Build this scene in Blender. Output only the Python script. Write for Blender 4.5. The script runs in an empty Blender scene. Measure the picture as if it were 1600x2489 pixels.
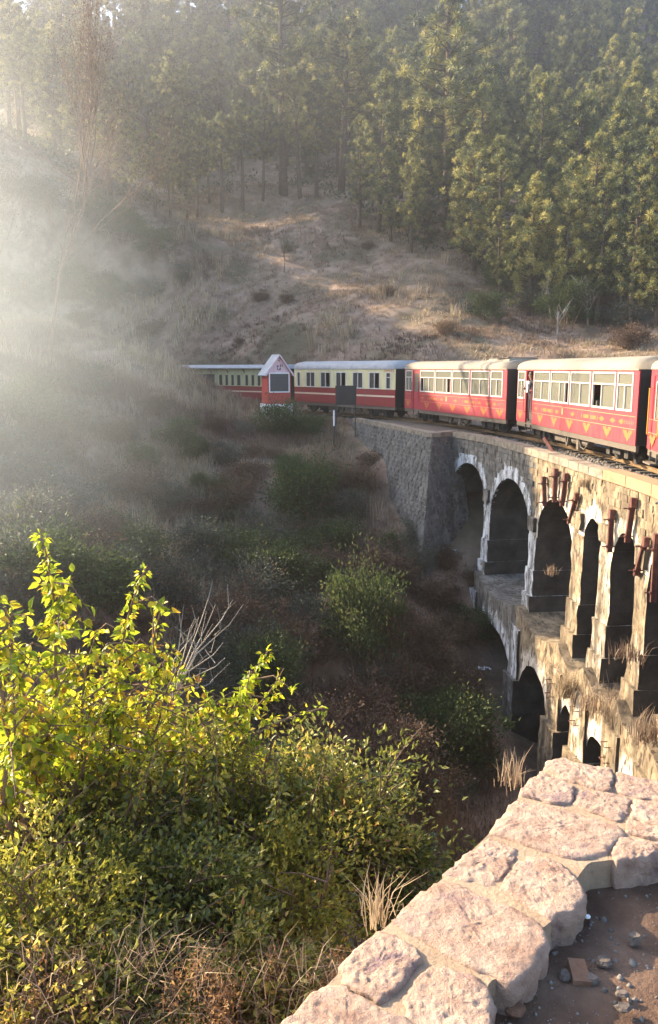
import bpy, bmesh, math, random
import numpy as np
from mathutils import Vector, Matrix, Euler

sc = bpy.context.scene
col = sc.collection
R = math.radians

# ------------------------------------------------------------------ camera, sky, sun, exposure
PITCH = R(10.17); FPX = 1950.0; CAMZ = 2.6
cam = bpy.data.cameras.new("camera"); camo = bpy.data.objects.new("camera", cam); col.objects.link(camo)
cam.sensor_fit = 'VERTICAL'; cam.sensor_height = 36.0; cam.lens = FPX / 2489.0 * 36.0
cam.clip_start = 0.05; cam.clip_end = 2000
camo.location = (0, 0, CAMZ); camo.rotation_euler = (R(90) - PITCH, 0, 0)
sc.camera = camo

SUN_A = R(62); SUN_E = R(26)          # left of the view direction, above the horizon
SUN = Vector((-math.sin(SUN_A) * math.cos(SUN_E), math.cos(SUN_A) * math.cos(SUN_E), math.sin(SUN_E)))
w = bpy.data.worlds.new("World"); sc.world = w; w.use_nodes = True
nt = w.node_tree; bg = nt.nodes["Background"]
sky = nt.nodes.new("ShaderNodeTexSky"); sky.sky_type = 'NISHITA'; sky.sun_disc = False
sky.sun_elevation = SUN_E; sky.sun_rotation = -SUN_A
sky.air_density = 1.0; sky.dust_density = 1.6; sky.ozone_density = 1.0
nt.links.new(sky.outputs[0], bg.inputs[0]); bg.inputs[1].default_value = 0.14
sl = bpy.data.lights.new("sun", 'SUN'); sl.energy = 5.0; sl.angle = R(0.5); sl.color = (1.0, 0.81, 0.56)
so = bpy.data.objects.new("sun", sl); col.objects.link(so); so.rotation_euler = SUN.to_track_quat('Z', 'Y').to_euler()
so.location = SUN * 100
vs = sc.view_settings; vs.view_transform = 'Standard'; vs.look = 'None'; vs.gamma = 1; vs.use_curve_mapping = False
vs.exposure = 2.12
HAZE_DENSITY = 0.0015; HAZE_G = 0.78
sc.render.engine = 'CYCLES'
cy = sc.cycles
cy.use_denoising = True
try: cy.denoiser = 'OPENIMAGEDENOISE'
except Exception: pass
cy.max_bounces = 6; cy.diffuse_bounces = 3; cy.glossy_bounces = 2; cy.transmission_bounces = 4
cy.transparent_max_bounces = 8; cy.volume_bounces = 0
cy.sample_clamp_indirect = 4.0

# ------------------------------------------------------------------ picture <-> place
CP, SP = math.cos(PITCH), math.sin(PITCH)
def ray(px, py):
    a = (px - 800.0) / FPX; b = -(py - 1244.5) / FPX
    return Vector((a, CP + b * SP, -SP + b * CP))
def P(px, py, Y):                      # the point on a sight line at distance Y in front
    d = ray(px, py); t = Y / d.y
    return Vector((d.x * t, Y, CAMZ + d.z * t))
def PZ(px, py, z):                     # the point on a sight line at height z
    d = ray(px, py); t = (z - CAMZ) / d.z
    return Vector((d.x * t, d.y * t, z))
def topx(x, y, z):
    h = CAMZ - z
    zc = y * CP + h * SP; yc = h * CP - y * SP
    return 800 + FPX * x / zc, 1244.5 + FPX * yc / zc

# ------------------------------------------------------------------ noise
def _hash(i, j, s):
    n = (i * 374761393 + j * 668265263 + s * 974634777) & 0xffffffff
    n = ((n ^ (n >> 13)) * 1274126177) & 0xffffffff
    return ((n ^ (n >> 16)) & 0xffff) / 65535.0
def vnoise(x, y, s=0):
    x = np.asarray(x, float); y = np.asarray(y, float)
    xi = np.floor(x).astype(np.int64); yi = np.floor(y).astype(np.int64)
    fx = x - xi; fy = y - yi; fx = fx * fx * (3 - 2 * fx); fy = fy * fy * (3 - 2 * fy)
    a = _hash(xi, yi, s); b = _hash(xi + 1, yi, s); c = _hash(xi, yi + 1, s); d = _hash(xi + 1, yi + 1, s)
    return (a * (1 - fx) + b * fx) * (1 - fy) + (c * (1 - fx) + d * fx) * fy
def fbm(x, y, o=4, s=0):
    v = 0; a = .5; t = 0
    for k in range(o):
        v = v + a * vnoise(np.asarray(x) * 2 ** k, np.asarray(y) * 2 ** k, s + k * 17); t += a; a *= .5
    return v / t - .5

# ------------------------------------------------------------------ materials
def new_mat(name):
    m = bpy.data.materials.new(name); m.use_nodes = True
    n = m.node_tree.nodes; l = m.node_tree.links
    return m, n, l, n["Principled BSDF"]
def ramp(n, stops):
    r = n.new("ShaderNodeValToRGB"); e = r.color_ramp.elements
    while len(e) < len(stops): e.new(.5)
    for k, (p, c) in enumerate(stops):
        e[k].position = p; e[k].color = (*c, 1) if len(c) == 3 else c
    return r
def noise_node(n, l, vec, scale, detail=6, rough=.6, dist=0.0):
    t = n.new("ShaderNodeTexNoise"); t.inputs["Scale"].default_value = scale
    t.inputs["Detail"].default_value = detail; t.inputs["Roughness"].default_value = rough
    t.inputs["Distortion"].default_value = dist
    l.new(vec, t.inputs["Vector"]); return t
def mix(n, l, fac, a, b, mode='MIX'):
    m = n.new("ShaderNodeMix"); m.data_type = 'RGBA'; m.blend_type = mode
    for s, v in ((m.inputs[0], fac), (m.inputs[6], a), (m.inputs[7], b)):
        if hasattr(v, "links"): l.new(v, s)
        else: s.default_value = v if not isinstance(v, tuple) else ((*v, 1) if len(v) == 3 else v)
    return m.outputs[2]
def surf(name, stops, scale=3.0, rough=.85, bump=.3, bscale=None, metal=0.0, world=True, stain=None, spec=.3, dist=.0, bd=.02):
    m, n, l, b = new_mat(name)
    if world: g = n.new("ShaderNodeNewGeometry"); vec = g.outputs["Position"]
    else: g = n.new("ShaderNodeTexCoord"); vec = g.outputs["Object"]
    t = noise_node(n, l, vec, scale, 8, .65, dist); r = ramp(n, stops); l.new(t.outputs[0], r.inputs[0]); c = r.outputs[0]
    if stain:
        sc_, colr, lo, hi, amt = stain
        t2 = noise_node(n, l, vec, sc_, 5, .6, .6); r2 = ramp(n, [(lo, (0, 0, 0)), (hi, (amt, amt, amt))]); l.new(t2.outputs[0], r2.inputs[0])
        c = mix(n, l, r2.outputs[0], c, colr)
    l.new(c, b.inputs["Base Color"])
    b.inputs["Roughness"].default_value = rough; b.inputs["Metallic"].default_value = metal
    b.inputs["Specular IOR Level"].default_value = spec
    if bump:
        t3 = noise_node(n, l, vec, bscale or scale * 6, 6, .7)
        bn = n.new("ShaderNodeBump"); bn.inputs["Strength"].default_value = bump; bn.inputs["Distance"].default_value = bd
        l.new(t3.outputs[0], bn.inputs["Height"]); l.new(bn.outputs[0], b.inputs["Normal"])
    return m
def leafmat(name, stops, trans=.45, rough=.55, spec=.25):
    m, n, l, b = new_mat(name)
    a = n.new("ShaderNodeAttribute"); a.attribute_name = "rnd"
    oi = n.new("ShaderNodeObjectInfo")
    ad = n.new("ShaderNodeMath"); ad.operation = 'MULTIPLY_ADD'; ad.inputs[1].default_value = .24; 
    sb = n.new("ShaderNodeMath"); sb.operation = 'SUBTRACT'; sb.inputs[1].default_value = .12
    l.new(oi.outputs["Random"], ad.inputs[0]); l.new(a.outputs["Fac"], ad.inputs[2]); l.new(ad.outputs[0], sb.inputs[0])
    r = ramp(n, stops); l.new(sb.outputs[0], r.inputs[0])
    l.new(r.outputs[0], b.inputs["Base Color"]); b.inputs["Roughness"].default_value = rough
    b.inputs["Specular IOR Level"].default_value = spec
    if trans:
        tr = n.new("ShaderNodeBsdfTranslucent"); l.new(r.outputs[0], tr.inputs[0])
        ms = n.new("ShaderNodeMixShader"); ms.inputs[0].default_value = trans
        l.new(b.outputs[0], ms.inputs[1]); l.new(tr.outputs[0], ms.inputs[2])
        l.new(ms.outputs[0], n["Material Output"].inputs[0])
    return m
M = {}
M['soil'] = surf('soil', [(.28, (.085, .056, .042)), (.45, (.20, .138, .10)), (.6, (.30, .222, .168)), (.75, (.16, .115, .085))], .7, .95, .8, 5, stain=(.16, (.075, .07, .04), .45, .62, .8), spec=.1, bd=.12)
M['dirt'] = surf('dirt', [(.3, (.06, .036, .026)), (.5, (.11, .068, .047)), (.7, (.165, .108, .078))], 4, .95, .8, 30, spec=.1, bd=.02)
M['gravel'] = surf('gravel', [(.3, (.07, .065, .06)), (.5, (.17, .15, .135)), (.7, (.28, .25, .22))], 5, .95, .5, 30, spec=.1)
M['ballast'] = surf('ballast', [(.3, (.05, .043, .038)), (.5, (.12, .10, .085)), (.7, (.22, .185, .15))], 9, .95, .5, 30, spec=.1)
M['wallstone'] = surf('wallstone', [(.25, (.17, .10, .078)), (.42, (.31, .21, .16)), (.6, (.40, .29, .225)), (.8, (.47, .36, .275))], 14, .92, 1.0, 55, stain=(6, (.19, .13, .14), .56, .68, .75), spec=.15, bd=.02)
M['mortar'] = surf('mortar', [(.3, (.22, .155, .105)), (.6, (.31, .23, .16)), (.8, (.27, .20, .145))], 6, .95, .5, 60, stain=(9, (.2, .15, .1), .62, .7, .6), spec=.1)
M['stone'] = surf('stone', [(.28, (.05, .05, .05)), (.45, (.11, .107, .10)), (.62, (.18, .172, .16)), (.8, (.085, .078, .07))], 2.2, .95, .6, 25, stain=(1.1, (.05, .045, .04), .5, .65, .7), spec=.12)
M['coping'] = surf('coping', [(.3, (.13, .11, .085)), (.5, (.22, .185, .145)), (.7, (.30, .26, .20))], 4, .95, .5, 25, spec=.12)
M['brickcoping'] = surf('brickcoping', [(.3, (.24, .14, .085)), (.5, (.34, .20, .12)), (.7, (.30, .20, .135))], 5, .95, .5, 30, spec=.12)
M['bark'] = surf('bark', [(.3, (.04, .03, .024)), (.6, (.11, .08, .06)), (.8, (.16, .12, .09))], 5, .95, .5, 12, world=False, spec=.1)
M['palebark'] = surf('palebark', [(.3, (.20, .17, .14)), (.6, (.34, .30, .26)), (.8, (.18, .15, .12))], 3, .9, .3, 12, world=False, spec=.1)
M['stem'] = surf('stem', [(.3, (.10, .065, .045)), (.6, (.20, .13, .085)), (.8, (.28, .20, .13))], 12, .9, .2, 40, world=False, spec=.15)
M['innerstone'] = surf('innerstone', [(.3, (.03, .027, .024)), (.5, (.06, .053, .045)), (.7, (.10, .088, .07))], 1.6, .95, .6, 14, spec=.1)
M['rust'] = surf('rust', [(.3, (.06, .026, .022)), (.5, (.115, .045, .038)), (.7, (.17, .08, .06))], 7, .7, .3, 30, metal=.1)
M['rail'] = surf('rail', [(.3, (.14, .085, .05)), (.6, (.26, .17, .09)), (.8, (.32, .22, .13))], 5, .55, .2, 30, metal=.35, spec=.4)
M['sleeper'] = surf('sleeper', [(.3, (.035, .03, .028)), (.6, (.085, .075, .066)), (.8, (.14, .12, .105))], 5, .9, .4, 20)
M['pine'] = leafmat('pine', [(.0, (.008, .022, .017)), (.3, (.032, .056, .03)), (.6, (.19, .20, .065)), (1, (.48, .41, .13))], .28, .5)
M['yellowleaf'] = leafmat('yellowleaf', [(0, (.18, .25, .02)), (.3, (.34, .40, .025)), (.6, (.50, .48, .03)), (.8, (.58, .42, .035)), (.92, (.40, .19, .04)), (1, (.20, .11, .05))], .6, .4, .35)
M['greenleaf'] = leafmat('greenleaf', [(0, (.035, .05, .014)), (.35, (.12, .14, .028)), (.7, (.31, .30, .055)), (.92, (.52, .42, .11)), (1, (.36, .18, .06))], .46, .36, .5)
M['limeleaf'] = leafmat('limeleaf', [(0, (.05, .06, .014)), (.35, (.17, .18, .028)), (.7, (.36, .33, .05)), (.92, (.50, .38, .09)), (1, (.34, .18, .06))], .5, .4, .4)
M['dryweed'] = leafmat('dryweed', [(0, (.12, .06, .03)), (.5, (.28, .15, .07)), (1, (.46, .30, .14))], .4, .8, .1)
M['bushgreen'] = leafmat('bushgreen', [(0, (.03, .05, .02)), (.5, (.065, .095, .03)), (1, (.14, .15, .055))], .4)
M['bushbrown'] = leafmat('bushbrown', [(0, (.06, .036, .026)), (.4, (.13, .08, .054)), (.75, (.15, .105, .06)), (1, (.20, .16, .09))], .35)
M['bushgrey'] = leafmat('bushgrey', [(0, (.05, .06, .045)), (.5, (.10, .11, .08)), (1, (.17, .17, .12))], .35)
M['drygrass'] = leafmat('drygrass', [(0, (.10, .066, .052)), (.3, (.19, .128, .095)), (.65, (.31, .235, .16)), (1, (.44, .36, .24))], .35, .8, .1)
M['brick'] = surf('brick', [(.3, (.11, .06, .04)), (.5, (.17, .095, .062)), (.7, (.21, .13, .09))], 12, .95, .6, 60, spec=.1)
M['chip'] = surf('chip', [(.3, (.06, .05, .045)), (.5, (.13, .105, .09)), (.7, (.20, .165, .14))], 14, .95, .6, 70, spec=.1)
M['litter'] = surf('litter', [(.3, (.6, .62, .66)), (.7, (.78, .8, .82))], 20, .6, .2, 60)
def washed(name, stone_stops, scale, wash_col=(.62, .64, .66), warm=(.36, .29, .17)):
    m, n, l, b = new_mat(name)
    g = n.new("ShaderNodeNewGeometry"); vec = g.outputs["Position"]
    mp = n.new("ShaderNodeMapping"); mp.inputs["Scale"].default_value = (1, 1, .35); l.new(vec, mp.inputs[0])
    t = noise_node(n, l, vec, scale, 8, .7); r = ramp(n, stone_stops); l.new(t.outputs[0], r.inputs[0])
    a = n.new("ShaderNodeAttribute"); a.attribute_name = "wash"
    t2 = noise_node(n, l, mp.outputs[0], 3.2, 7, .72)
    md = n.new("ShaderNodeMath"); md.operation = 'MULTIPLY_ADD'; md.inputs[1].default_value = 2.4; 
    l.new(t2.outputs[0], md.inputs[0]); ad = n.new("ShaderNodeMath"); ad.operation = 'MULTIPLY_ADD'; ad.inputs[1].default_value = 1.7; ad.inputs[2].default_value = -1.2 - .72
    l.new(a.outputs["Fac"], ad.inputs[0]); l.new(ad.outputs[0], md.inputs[2])
    rw = ramp(n, [(.0, (0, 0, 0)), (.35, (1, 1, 1))]); l.new(md.outputs[0], rw.inputs[0])
    c = mix(n, l, rw.outputs[0], r.outputs[0], wash_col)
    t4 = noise_node(n, l, mp.outputs[0], 7.5, 4, .6); r4 = ramp(n, [(.545, (0, 0, 0)), (.61, (.9, .9, .9))]); l.new(t4.outputs[0], r4.inputs[0])
    c = mix(n, l, r4.outputs[0], c, (.06, .045, .035))
    mq = n.new("ShaderNodeMapping"); mq.inputs["Scale"].default_value = (1.6, 1.6, .12); l.new(vec, mq.inputs[0])
    t5 = noise_node(n, l, mq.outputs[0], 1.5, 6, .65); r5 = ramp(n, [(.46, (0, 0, 0)), (.64, (.85, .85, .85))]); l.new(t5.outputs[0], r5.inputs[0])
    c = mix(n, l, r5.outputs[0], c, (.075, .062, .048))
    l.new(c, b.inputs["Base Color"]); b.inputs["Roughness"].default_value = .95; b.inputs["Specular IOR Level"].default_value = .12
    t3 = noise_node(n, l, vec, 16, 6, .7); bn = n.new("ShaderNodeBump"); bn.inputs["Strength"].default_value = .7; bn.inputs["Distance"].default_value = .04
    l.new(t3.outputs[0], bn.inputs["Height"]); l.new(bn.outputs[0], b.inputs["Normal"])
    return m
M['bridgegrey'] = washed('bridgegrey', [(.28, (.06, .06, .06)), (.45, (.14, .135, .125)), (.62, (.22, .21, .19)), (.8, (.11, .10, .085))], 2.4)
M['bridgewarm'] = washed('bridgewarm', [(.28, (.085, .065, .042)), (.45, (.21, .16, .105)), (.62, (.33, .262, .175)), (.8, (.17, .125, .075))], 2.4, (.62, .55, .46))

def paint(name, c, rough=.45, dirt=.25, spec=.4):
    m, n, l, b = new_mat(name)
    g = n.new("ShaderNodeTexCoord"); vec = g.outputs["Object"]
    mp = n.new("ShaderNodeMapping"); mp.inputs["Scale"].default_value = (1, 1, .3); l.new(vec, mp.inputs[0])
    t = noise_node(n, l, mp.outputs[0], 4, 7, .7); r = ramp(n, [(.45, (0, 0, 0)), (.75, (dirt, dirt, dirt))]); l.new(t.outputs[0], r.inputs[0])
    cc = mix(n, l, r.outputs[0], c, (.12, .09, .07)); l.new(cc, b.inputs["Base Color"])
    b.inputs["Roughness"].default_value = rough; b.inputs["Specular IOR Level"].default_value = spec
    return m
M['redpaint'] = paint('redpaint', (.31, .026, .04), .6, .5); M['maroon'] = paint('maroon', (.24, .03, .03), dirt=.4)
M['cream'] = paint('cream', (.60, .54, .31)); M['dullcream'] = paint('dullcream', (.42, .40, .24), dirt=.5)
M['roofpaint'] = paint('roofpaint', (.235, .20, .155), .8, .5); M['roofgrey'] = paint('roofgrey', (.30, .31, .33), .7, .4)
M['alum'] = paint('alum', (.56, .52, .47), .45, .3); M['white'] = paint('white', (.72, .72, .70), .6, .2)
M['black'] = paint('black', (.018, .017, .017), .6, .2); M['chassis'] = paint('chassis', (.035, .032, .03), .7, .5)
M['sole'] = paint('sole', (.11, .09, .07), .7, .4); M['motif'] = paint('motif', (.42, .125, .03), .6, .65)
M['motifpale'] = paint('motifpale', (.62, .30, .12), .5, .4); M['creamline'] = paint('creamline', (.62, .5, .36), .5, .25)
M['interior'] = paint('interior', (.05, .04, .035), .8, .2); M['curtain'] = paint('curtain', (.20, .10, .08), .9, .2)
M['handrail'] = paint('handrail', (.60, .28, .03), .4, .1); M['redletter'] = paint('redletter', (.45, .07, .03), .5, .1)
M['hutred'] = paint('hutred', (.42, .055, .04), .7, .35); M['hutpink'] = paint('hutpink', (.62, .42, .46), .8, .25)
M['hutroof'] = paint('hutroof', (.36, .38, .42), .75, .7); M['slate'] = paint('slate', (.06, .06, .06), .7, .3)
M['shirt'] = paint('shirt', (.62, .64, .68), .9, .1); M['darkcloth'] = paint('darkcloth', (.03, .03, .04), .9, .1)
M['skin'] = paint('skin', (.26, .14, .09), .6, .05); M['hair'] = paint('hair', (.012, .01, .01), .5, 0)
m, n, l, b = new_mat('glass')
b.inputs["Base Color"].default_value = (.19, .185, .145, 1); b.inputs["Roughness"].default_value = .12; b.inputs["Specular IOR Level"].default_value = .7
tr = n.new("ShaderNodeBsdfTransparent"); tr.inputs[0].default_value = (.75, .75, .7, 1); ms = n.new("ShaderNodeMixShader"); ms.inputs[0].default_value = .25
l.new(b.outputs[0], ms.inputs[1]); l.new(tr.outputs[0], ms.inputs[2]); l.new(ms.outputs[0], n["Material Output"].inputs[0]); M['glass'] = m
m, n, l, b = new_mat('darkglass')
b.inputs["Base Color"].default_value = (.05, .05, .045, 1); b.inputs["Roughness"].default_value = .1; b.inputs["Specular IOR Level"].default_value = .8; M['darkglass'] = m

# ------------------------------------------------------------------ mesh helpers
def tag(o, label=None, cat=None, group=None, kind=None):
    if label: o["label"] = label
    if cat: o["category"] = cat
    if group: o["group"] = group
    if kind: o["kind"] = kind
    return o
def empty(name, loc=(0, 0, 0), rz=0.0, label=None, cat=None, group=None):
    o = bpy.data.objects.new(name, None); col.objects.link(o); o.location = loc; o.rotation_euler = (0, 0, rz); o.empty_display_size = .2
    return tag(o, label, cat, group)
def link(name, me, parent=None, loc=None, rot=None, scale=None):
    o = bpy.data.objects.new(name, me); col.objects.link(o)
    if parent: o.parent = parent
    if loc is not None: o.location = loc
    if rot is not None: o.rotation_euler = rot
    if scale is not None: o.scale = scale
    return o
def np_mesh(name, V, F, mat, rnd=None, smooth=False, attr="rnd"):
    V = np.ascontiguousarray(V, np.float32); F = np.ascontiguousarray(F, np.int32)
    me = bpy.data.meshes.new(name); k = F.shape[1]
    me.vertices.add(len(V)); me.vertices.foreach_set("co", V.ravel())
    me.loops.add(F.size); me.loops.foreach_set("vertex_index", F.ravel())
    me.polygons.add(len(F)); me.polygons.foreach_set("loop_start", np.arange(0, F.size, k, dtype=np.int32))
    try: me.polygons.foreach_set("loop_total", np.full(len(F), k, np.int32))
    except Exception: pass
    if smooth: me.polygons.foreach_set("use_smooth", np.ones(len(F), bool))
    if rnd is not None:
        a = me.attributes.new(attr, 'FLOAT', 'POINT'); a.data.foreach_set("value", np.ascontiguousarray(rnd, np.float32))
    me.update(calc_edges=True)
    me.materials.append(mat); return me
class MB:
    def __init__(s): s.v = []; s.f = []; s.w = []
    def add(s, vs_, fs, w=None):
        o = len(s.v); s.v += [tuple(x) for x in vs_]; s.f += [tuple(i + o for i in f) for f in fs]
        s.w += list(w) if w is not None else [0.0] * len(vs_)
    def hexa(s, p, w=None):            # 8 corners: bottom ring 0-3, top ring 4-7
        s.add(p, [(3, 2, 1, 0), (4, 5, 6, 7), (0, 1, 5, 4), (1, 2, 6, 5), (2, 3, 7, 6), (3, 0, 4, 7)], w)
    def box(s, a, b):
        x0, y0, z0 = a; x1, y1, z1 = b
        s.hexa([(x0, y0, z0), (x1, y0, z0), (x1, y1, z0), (x0, y1, z0), (x0, y0, z1), (x1, y0, z1), (x1, y1, z1), (x0, y1, z1)])
    def bar(s, a, b, wd, ht, up=(0, 0, 1)):
        a, b = Vector(a), Vector(b); d = (b - a).normalized(); u = Vector(up)
        if abs(d.dot(u)) > .95: u = Vector((1, 0, 0))
        sd = d.cross(u).normalized(); u = sd.cross(d); r = []
        for p in (a, b):
            r.append([p + sd * sx * wd / 2 + u * sz * ht / 2 for sx, sz in ((-1, -1), (1, -1), (1, 1), (-1, 1))])
        s.hexa(r[0] + r[1])
    def tube(s, pts, rad, n=6):
        pts = [Vector(p) for p in pts]
        if not hasattr(rad, '__len__'): rad = [rad] * len(pts)
        o = len(s.v); ref = Vector((.3, .5, .81))
        for k, p in enumerate(pts):
            d = (pts[min(k + 1, len(pts) - 1)] - pts[max(k - 1, 0)]).normalized()
            a = d.cross(ref); a = a.normalized() if a.length > 1e-4 else d.orthogonal().normalized(); b_ = d.cross(a)
            for q in range(n):
                t = 2 * math.pi * q / n; s.v.append(tuple(p + (a * math.cos(t) + b_ * math.sin(t)) * rad[k])); s.w.append(0)
        for k in range(len(pts) - 1):
            for q in range(n):
                i = o + k * n + q; j = o + k * n + (q + 1) % n; s.f.append((i, j, j + n, i + n))
        s.f.append(tuple(o + q for q in range(n))[::-1]); e = o + (len(pts) - 1) * n; s.f.append(tuple(e + q for q in range(n)))
    def mesh(s, name, mat, smooth=False, attr=None):
        me = bpy.data.meshes.new(name); me.from_pydata(s.v, [], s.f)
        if attr:
            a = me.attributes.new(attr, 'FLOAT', 'POINT'); a.data.foreach_set("value", np.array(s.w, np.float32))
        if smooth: me.polygons.foreach_set("use_smooth", np.ones(len(me.polygons), bool))
        me.materials.append(mat); me.update(); return me
    def build(s, name, mat, parent=None, smooth=False, attr=None, **k): return link(name, s.mesh(name, mat, smooth, attr), parent, **k)
def copy_tree(o, parent=None):
    c = o.copy(); col.objects.link(c); c.parent = parent
    for ch in list(o.children): copy_tree(ch, c)
    return c
def leaves(pos, d, size, wr=.4, fold=.25, rng=None, rnd=None, curl=.15):
    """diamond leaves, two triangles each, folded on the midrib"""
    N = len(pos); d = d / (np.linalg.norm(d, axis=1, keepdims=True) + 1e-9)
    q = rng.normal(size=(N, 3)); q[:, 2] += .8
    s = np.cross(d, q); s /= np.linalg.norm(s, axis=1, keepdims=True) + 1e-9
    nrm = np.cross(s, d); L = size[:, None]
    b = pos; t = pos + d * L - nrm * L * curl
    m1 = pos + d * L * .45 + s * L * wr * .5 + nrm * L * fold * wr; m2 = pos + d * L * .45 - s * L * wr * .5 + nrm * L * fold * wr
    V = np.stack([b, m1, t, m2], 1).reshape(-1, 3); i = np.arange(N)[:, None] * 4
    F = np.concatenate([i + np.array([[0, 1, 2]]), i + np.array([[0, 2, 3]])], 1).reshape(-1, 3)
    return V, F, np.repeat(rnd if rnd is not None else rng.random(N), 4)
def bigleaves(pos, d, size, wr=.55, rng=None, rnd=None):
    """pointed leaf of eight triangles with a drooping tip"""
    N = len(pos); d = d / (np.linalg.norm(d, axis=1, keepdims=True) + 1e-9)
    q = rng.normal(size=(N, 3)) * .8; q[:, 2] += .7
    s = np.cross(d, q); s /= np.linalg.norm(s, axis=1, keepdims=True) + 1e-9
    nr = np.cross(s, d); L = size[:, None]; c = (.05 + .25 * rng.random(N))[:, None]
    def pt(t, x, up): return pos + d * L * t + s * L * wr * x + nr * L * (up - c * t * t)
    rows = [pt(0, 0, 0), pt(.22, .36, .06), pt(.22, 0, 0), pt(.22, -.36, .06), pt(.5, .46, .08), pt(.5, 0, 0), pt(.5, -.46, .08), pt(.78, .24, .03), pt(.78, 0, -.02), pt(.78, -.24, .03), pt(1.05, 0, -.08)]
    V = np.stack(rows, 1).reshape(-1, 3); i = np.arange(N)[:, None] * 11
    T = [(0, 1, 2), (0, 2, 3), (1, 4, 5), (1, 5, 2), (2, 5, 6), (2, 6, 3), (4, 7, 8), (4, 8, 5), (5, 8, 9), (5, 9, 6), (7, 10, 8), (8, 10, 9)]
    F = (i[:, :, None] + np.array(T)[None]).reshape(-1, 3)
    return V, F, np.repeat(rnd if rnd is not None else rng.random(N), 11)
def blades(pos, h, lean, wd, rng, rnd, up=None):
    """grass blades: a bent strip of three triangles"""
    N = len(pos); a = rng.random(N) * 2 * np.pi; dx = np.stack([np.cos(a), np.sin(a), np.zeros(N)], 1)
    sx = np.stack([-np.sin(a), np.cos(a), np.zeros(N)], 1); z = np.array([[0, 0, 1.0]])
    H = h[:, None]; Lk = lean[:, None]; W = wd[:, None]
    b1 = pos + sx * W * .5; b2 = pos - sx * W * .5
    mid = pos + z * H * .55 + dx * H * Lk * .3
    m1 = mid + sx * W * .4; m2 = mid - sx * W * .4; t = pos + z * H * (1 - .25 * Lk) + dx * H * Lk
    V = np.stack([b1, b2, m1, m2, t], 1).reshape(-1, 3); i = np.arange(N)[:, None] * 5
    F = (i[:, :, None] + np.array([(0, 1, 3), (0, 3, 2), (2, 3, 4)])[None]).reshape(-1, 3)
    return V, F, np.repeat(rnd, 5)
def merge(parts):
    Vs, Fs, Rs, o = [], [], [], 0
    for V, F, r in parts: Vs.append(V); Fs.append(F + o); Rs.append(r); o += len(V)
    return np.concatenate(Vs), np.concatenate(Fs), np.concatenate(Rs)
# ------------------------------------------------------------------ lines in plan: track and bridge face
def catmull(pts, step=.2):
    pts = [Vector(p) for p in pts]; out = []
    for k in range(len(pts) - 1):
        p0 = pts[max(k - 1, 0)]; p1 = pts[k]; p2 = pts[k + 1]; p3 = pts[min(k + 2, len(pts) - 1)]
        n_ = max(2, int((p2 - p1).length / step))
        for q in range(n_):
            t = q / n_
            out.append(.5 * (2 * p1 + (p2 - p0) * t + (2 * p0 - 5 * p1 + 4 * p2 - p3) * t * t + (3 * p1 - p0 - 3 * p2 + p3) * t ** 3))
    out.append(pts[-1]); return out
class Line:
    def __init__(s, pts):
        s.p = np.array([(q.x, q.y) for q in catmull([(a, b, 0) for a, b in pts])])
        s.s = np.concatenate([[0], np.cumsum(np.hypot(*np.diff(s.p, axis=0).T))]); s.L = s.s[-1]
    def at(s, u): return Vector((np.interp(u, s.s, s.p[:, 0]), np.interp(u, s.s, s.p[:, 1])))
    def tan(s, u): return (s.at(min(u + .3, s.L)) - s.at(max(u - .3, 0))).normalized()
    def out(s, u): t = s.tan(u); return Vector((t.y, -t.x))          # valley side
    def uY(s, Y): return float(np.interp(-Y, -s.p[:, 1], s.s))
    def pt(s, u, off, z): q = s.at(u) + s.out(u) * off; return Vector((q.x, q.y, z))
TRACK = Line([(-20, 64.6), (-9.8, 57.2), (-1.7, 50.2), (4.5, 41.9), (8.0, 31.05), (8.98, 20.6), (7.6, 10.3), (6.6, 2), (6.2, -10)])
FACE = Line([(4.75, 34.6), (5.1, 33.6), (6.06, 30.6), (6.67, 26), (7.05, 21), (7.25, 17.9), (7.0, 14.5), (6.1, 10.5), (5.5, 7), (5.0, 2.5)])

# ------------------------------------------------------------------ hillside
ctrl = []
def cp(px, py, Y): q = P(px, py, Y); ctrl.append((q.x, q.y, q.z))
for a in [(700, 1700, 22), (1000, 1850, 20), (1150, 1800, 23), (700, 1400, 30), (700, 1200, 36), (720, 1050, 43), (1190, 1345, 31.5), (1000, 1290, 32.5), (940, 1135, 38), (850, 1045, 42),
          (1000, 1520, 27), (1120, 1585, 28), (1160, 1680, 26.5), (1140, 1440, 30.5), (1190, 1840, 23), (1250, 1950, 21), (850, 1300, 33.5), (620, 1008, 46.5), (440, 945, 47), (530, 975, 47.5), (300, 903, 46), (100, 878, 44), (0, 862, 43), (-200, 840, 40),
          (300, 1100, 35), (500, 1100, 38), (500, 1300, 32), (300, 1300, 27), (100, 1300, 25), (0, 1150, 30), (-150, 1150, 28), (400, 1550, 22), (100, 1500, 19), (-200, 1350, 19),
          (700, 845, 58), (450, 850, 64), (1000, 850, 52), (700, 700, 70), (700, 480, 96), (400, 530, 86), (900, 540, 82), (1100, 650, 71), (1200, 750, 63), (1500, 845, 52), (1500, 700, 66),
          (300, 600, 74), (200, 700, 64), (60, 600, 68), (300, 800, 55), (100, 800, 52), (-150, 700, 56), (1300, 850, 50), (1600, 600, 72),
          (800, 220, 142), (800, 40, 186), (450, 250, 140), (450, 60, 178), (120, 300, 122), (105, 92, 152), (250, 70, 158), (-40, 95, 146),
          (1150, 200, 138), (1500, 200, 132), (1500, 20, 170), (1150, 30, 178), (1500, 450, 92), (1150, 430, 98), (1800, 300, 110), (1800, 600, 66)]: cp(*a)
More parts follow.
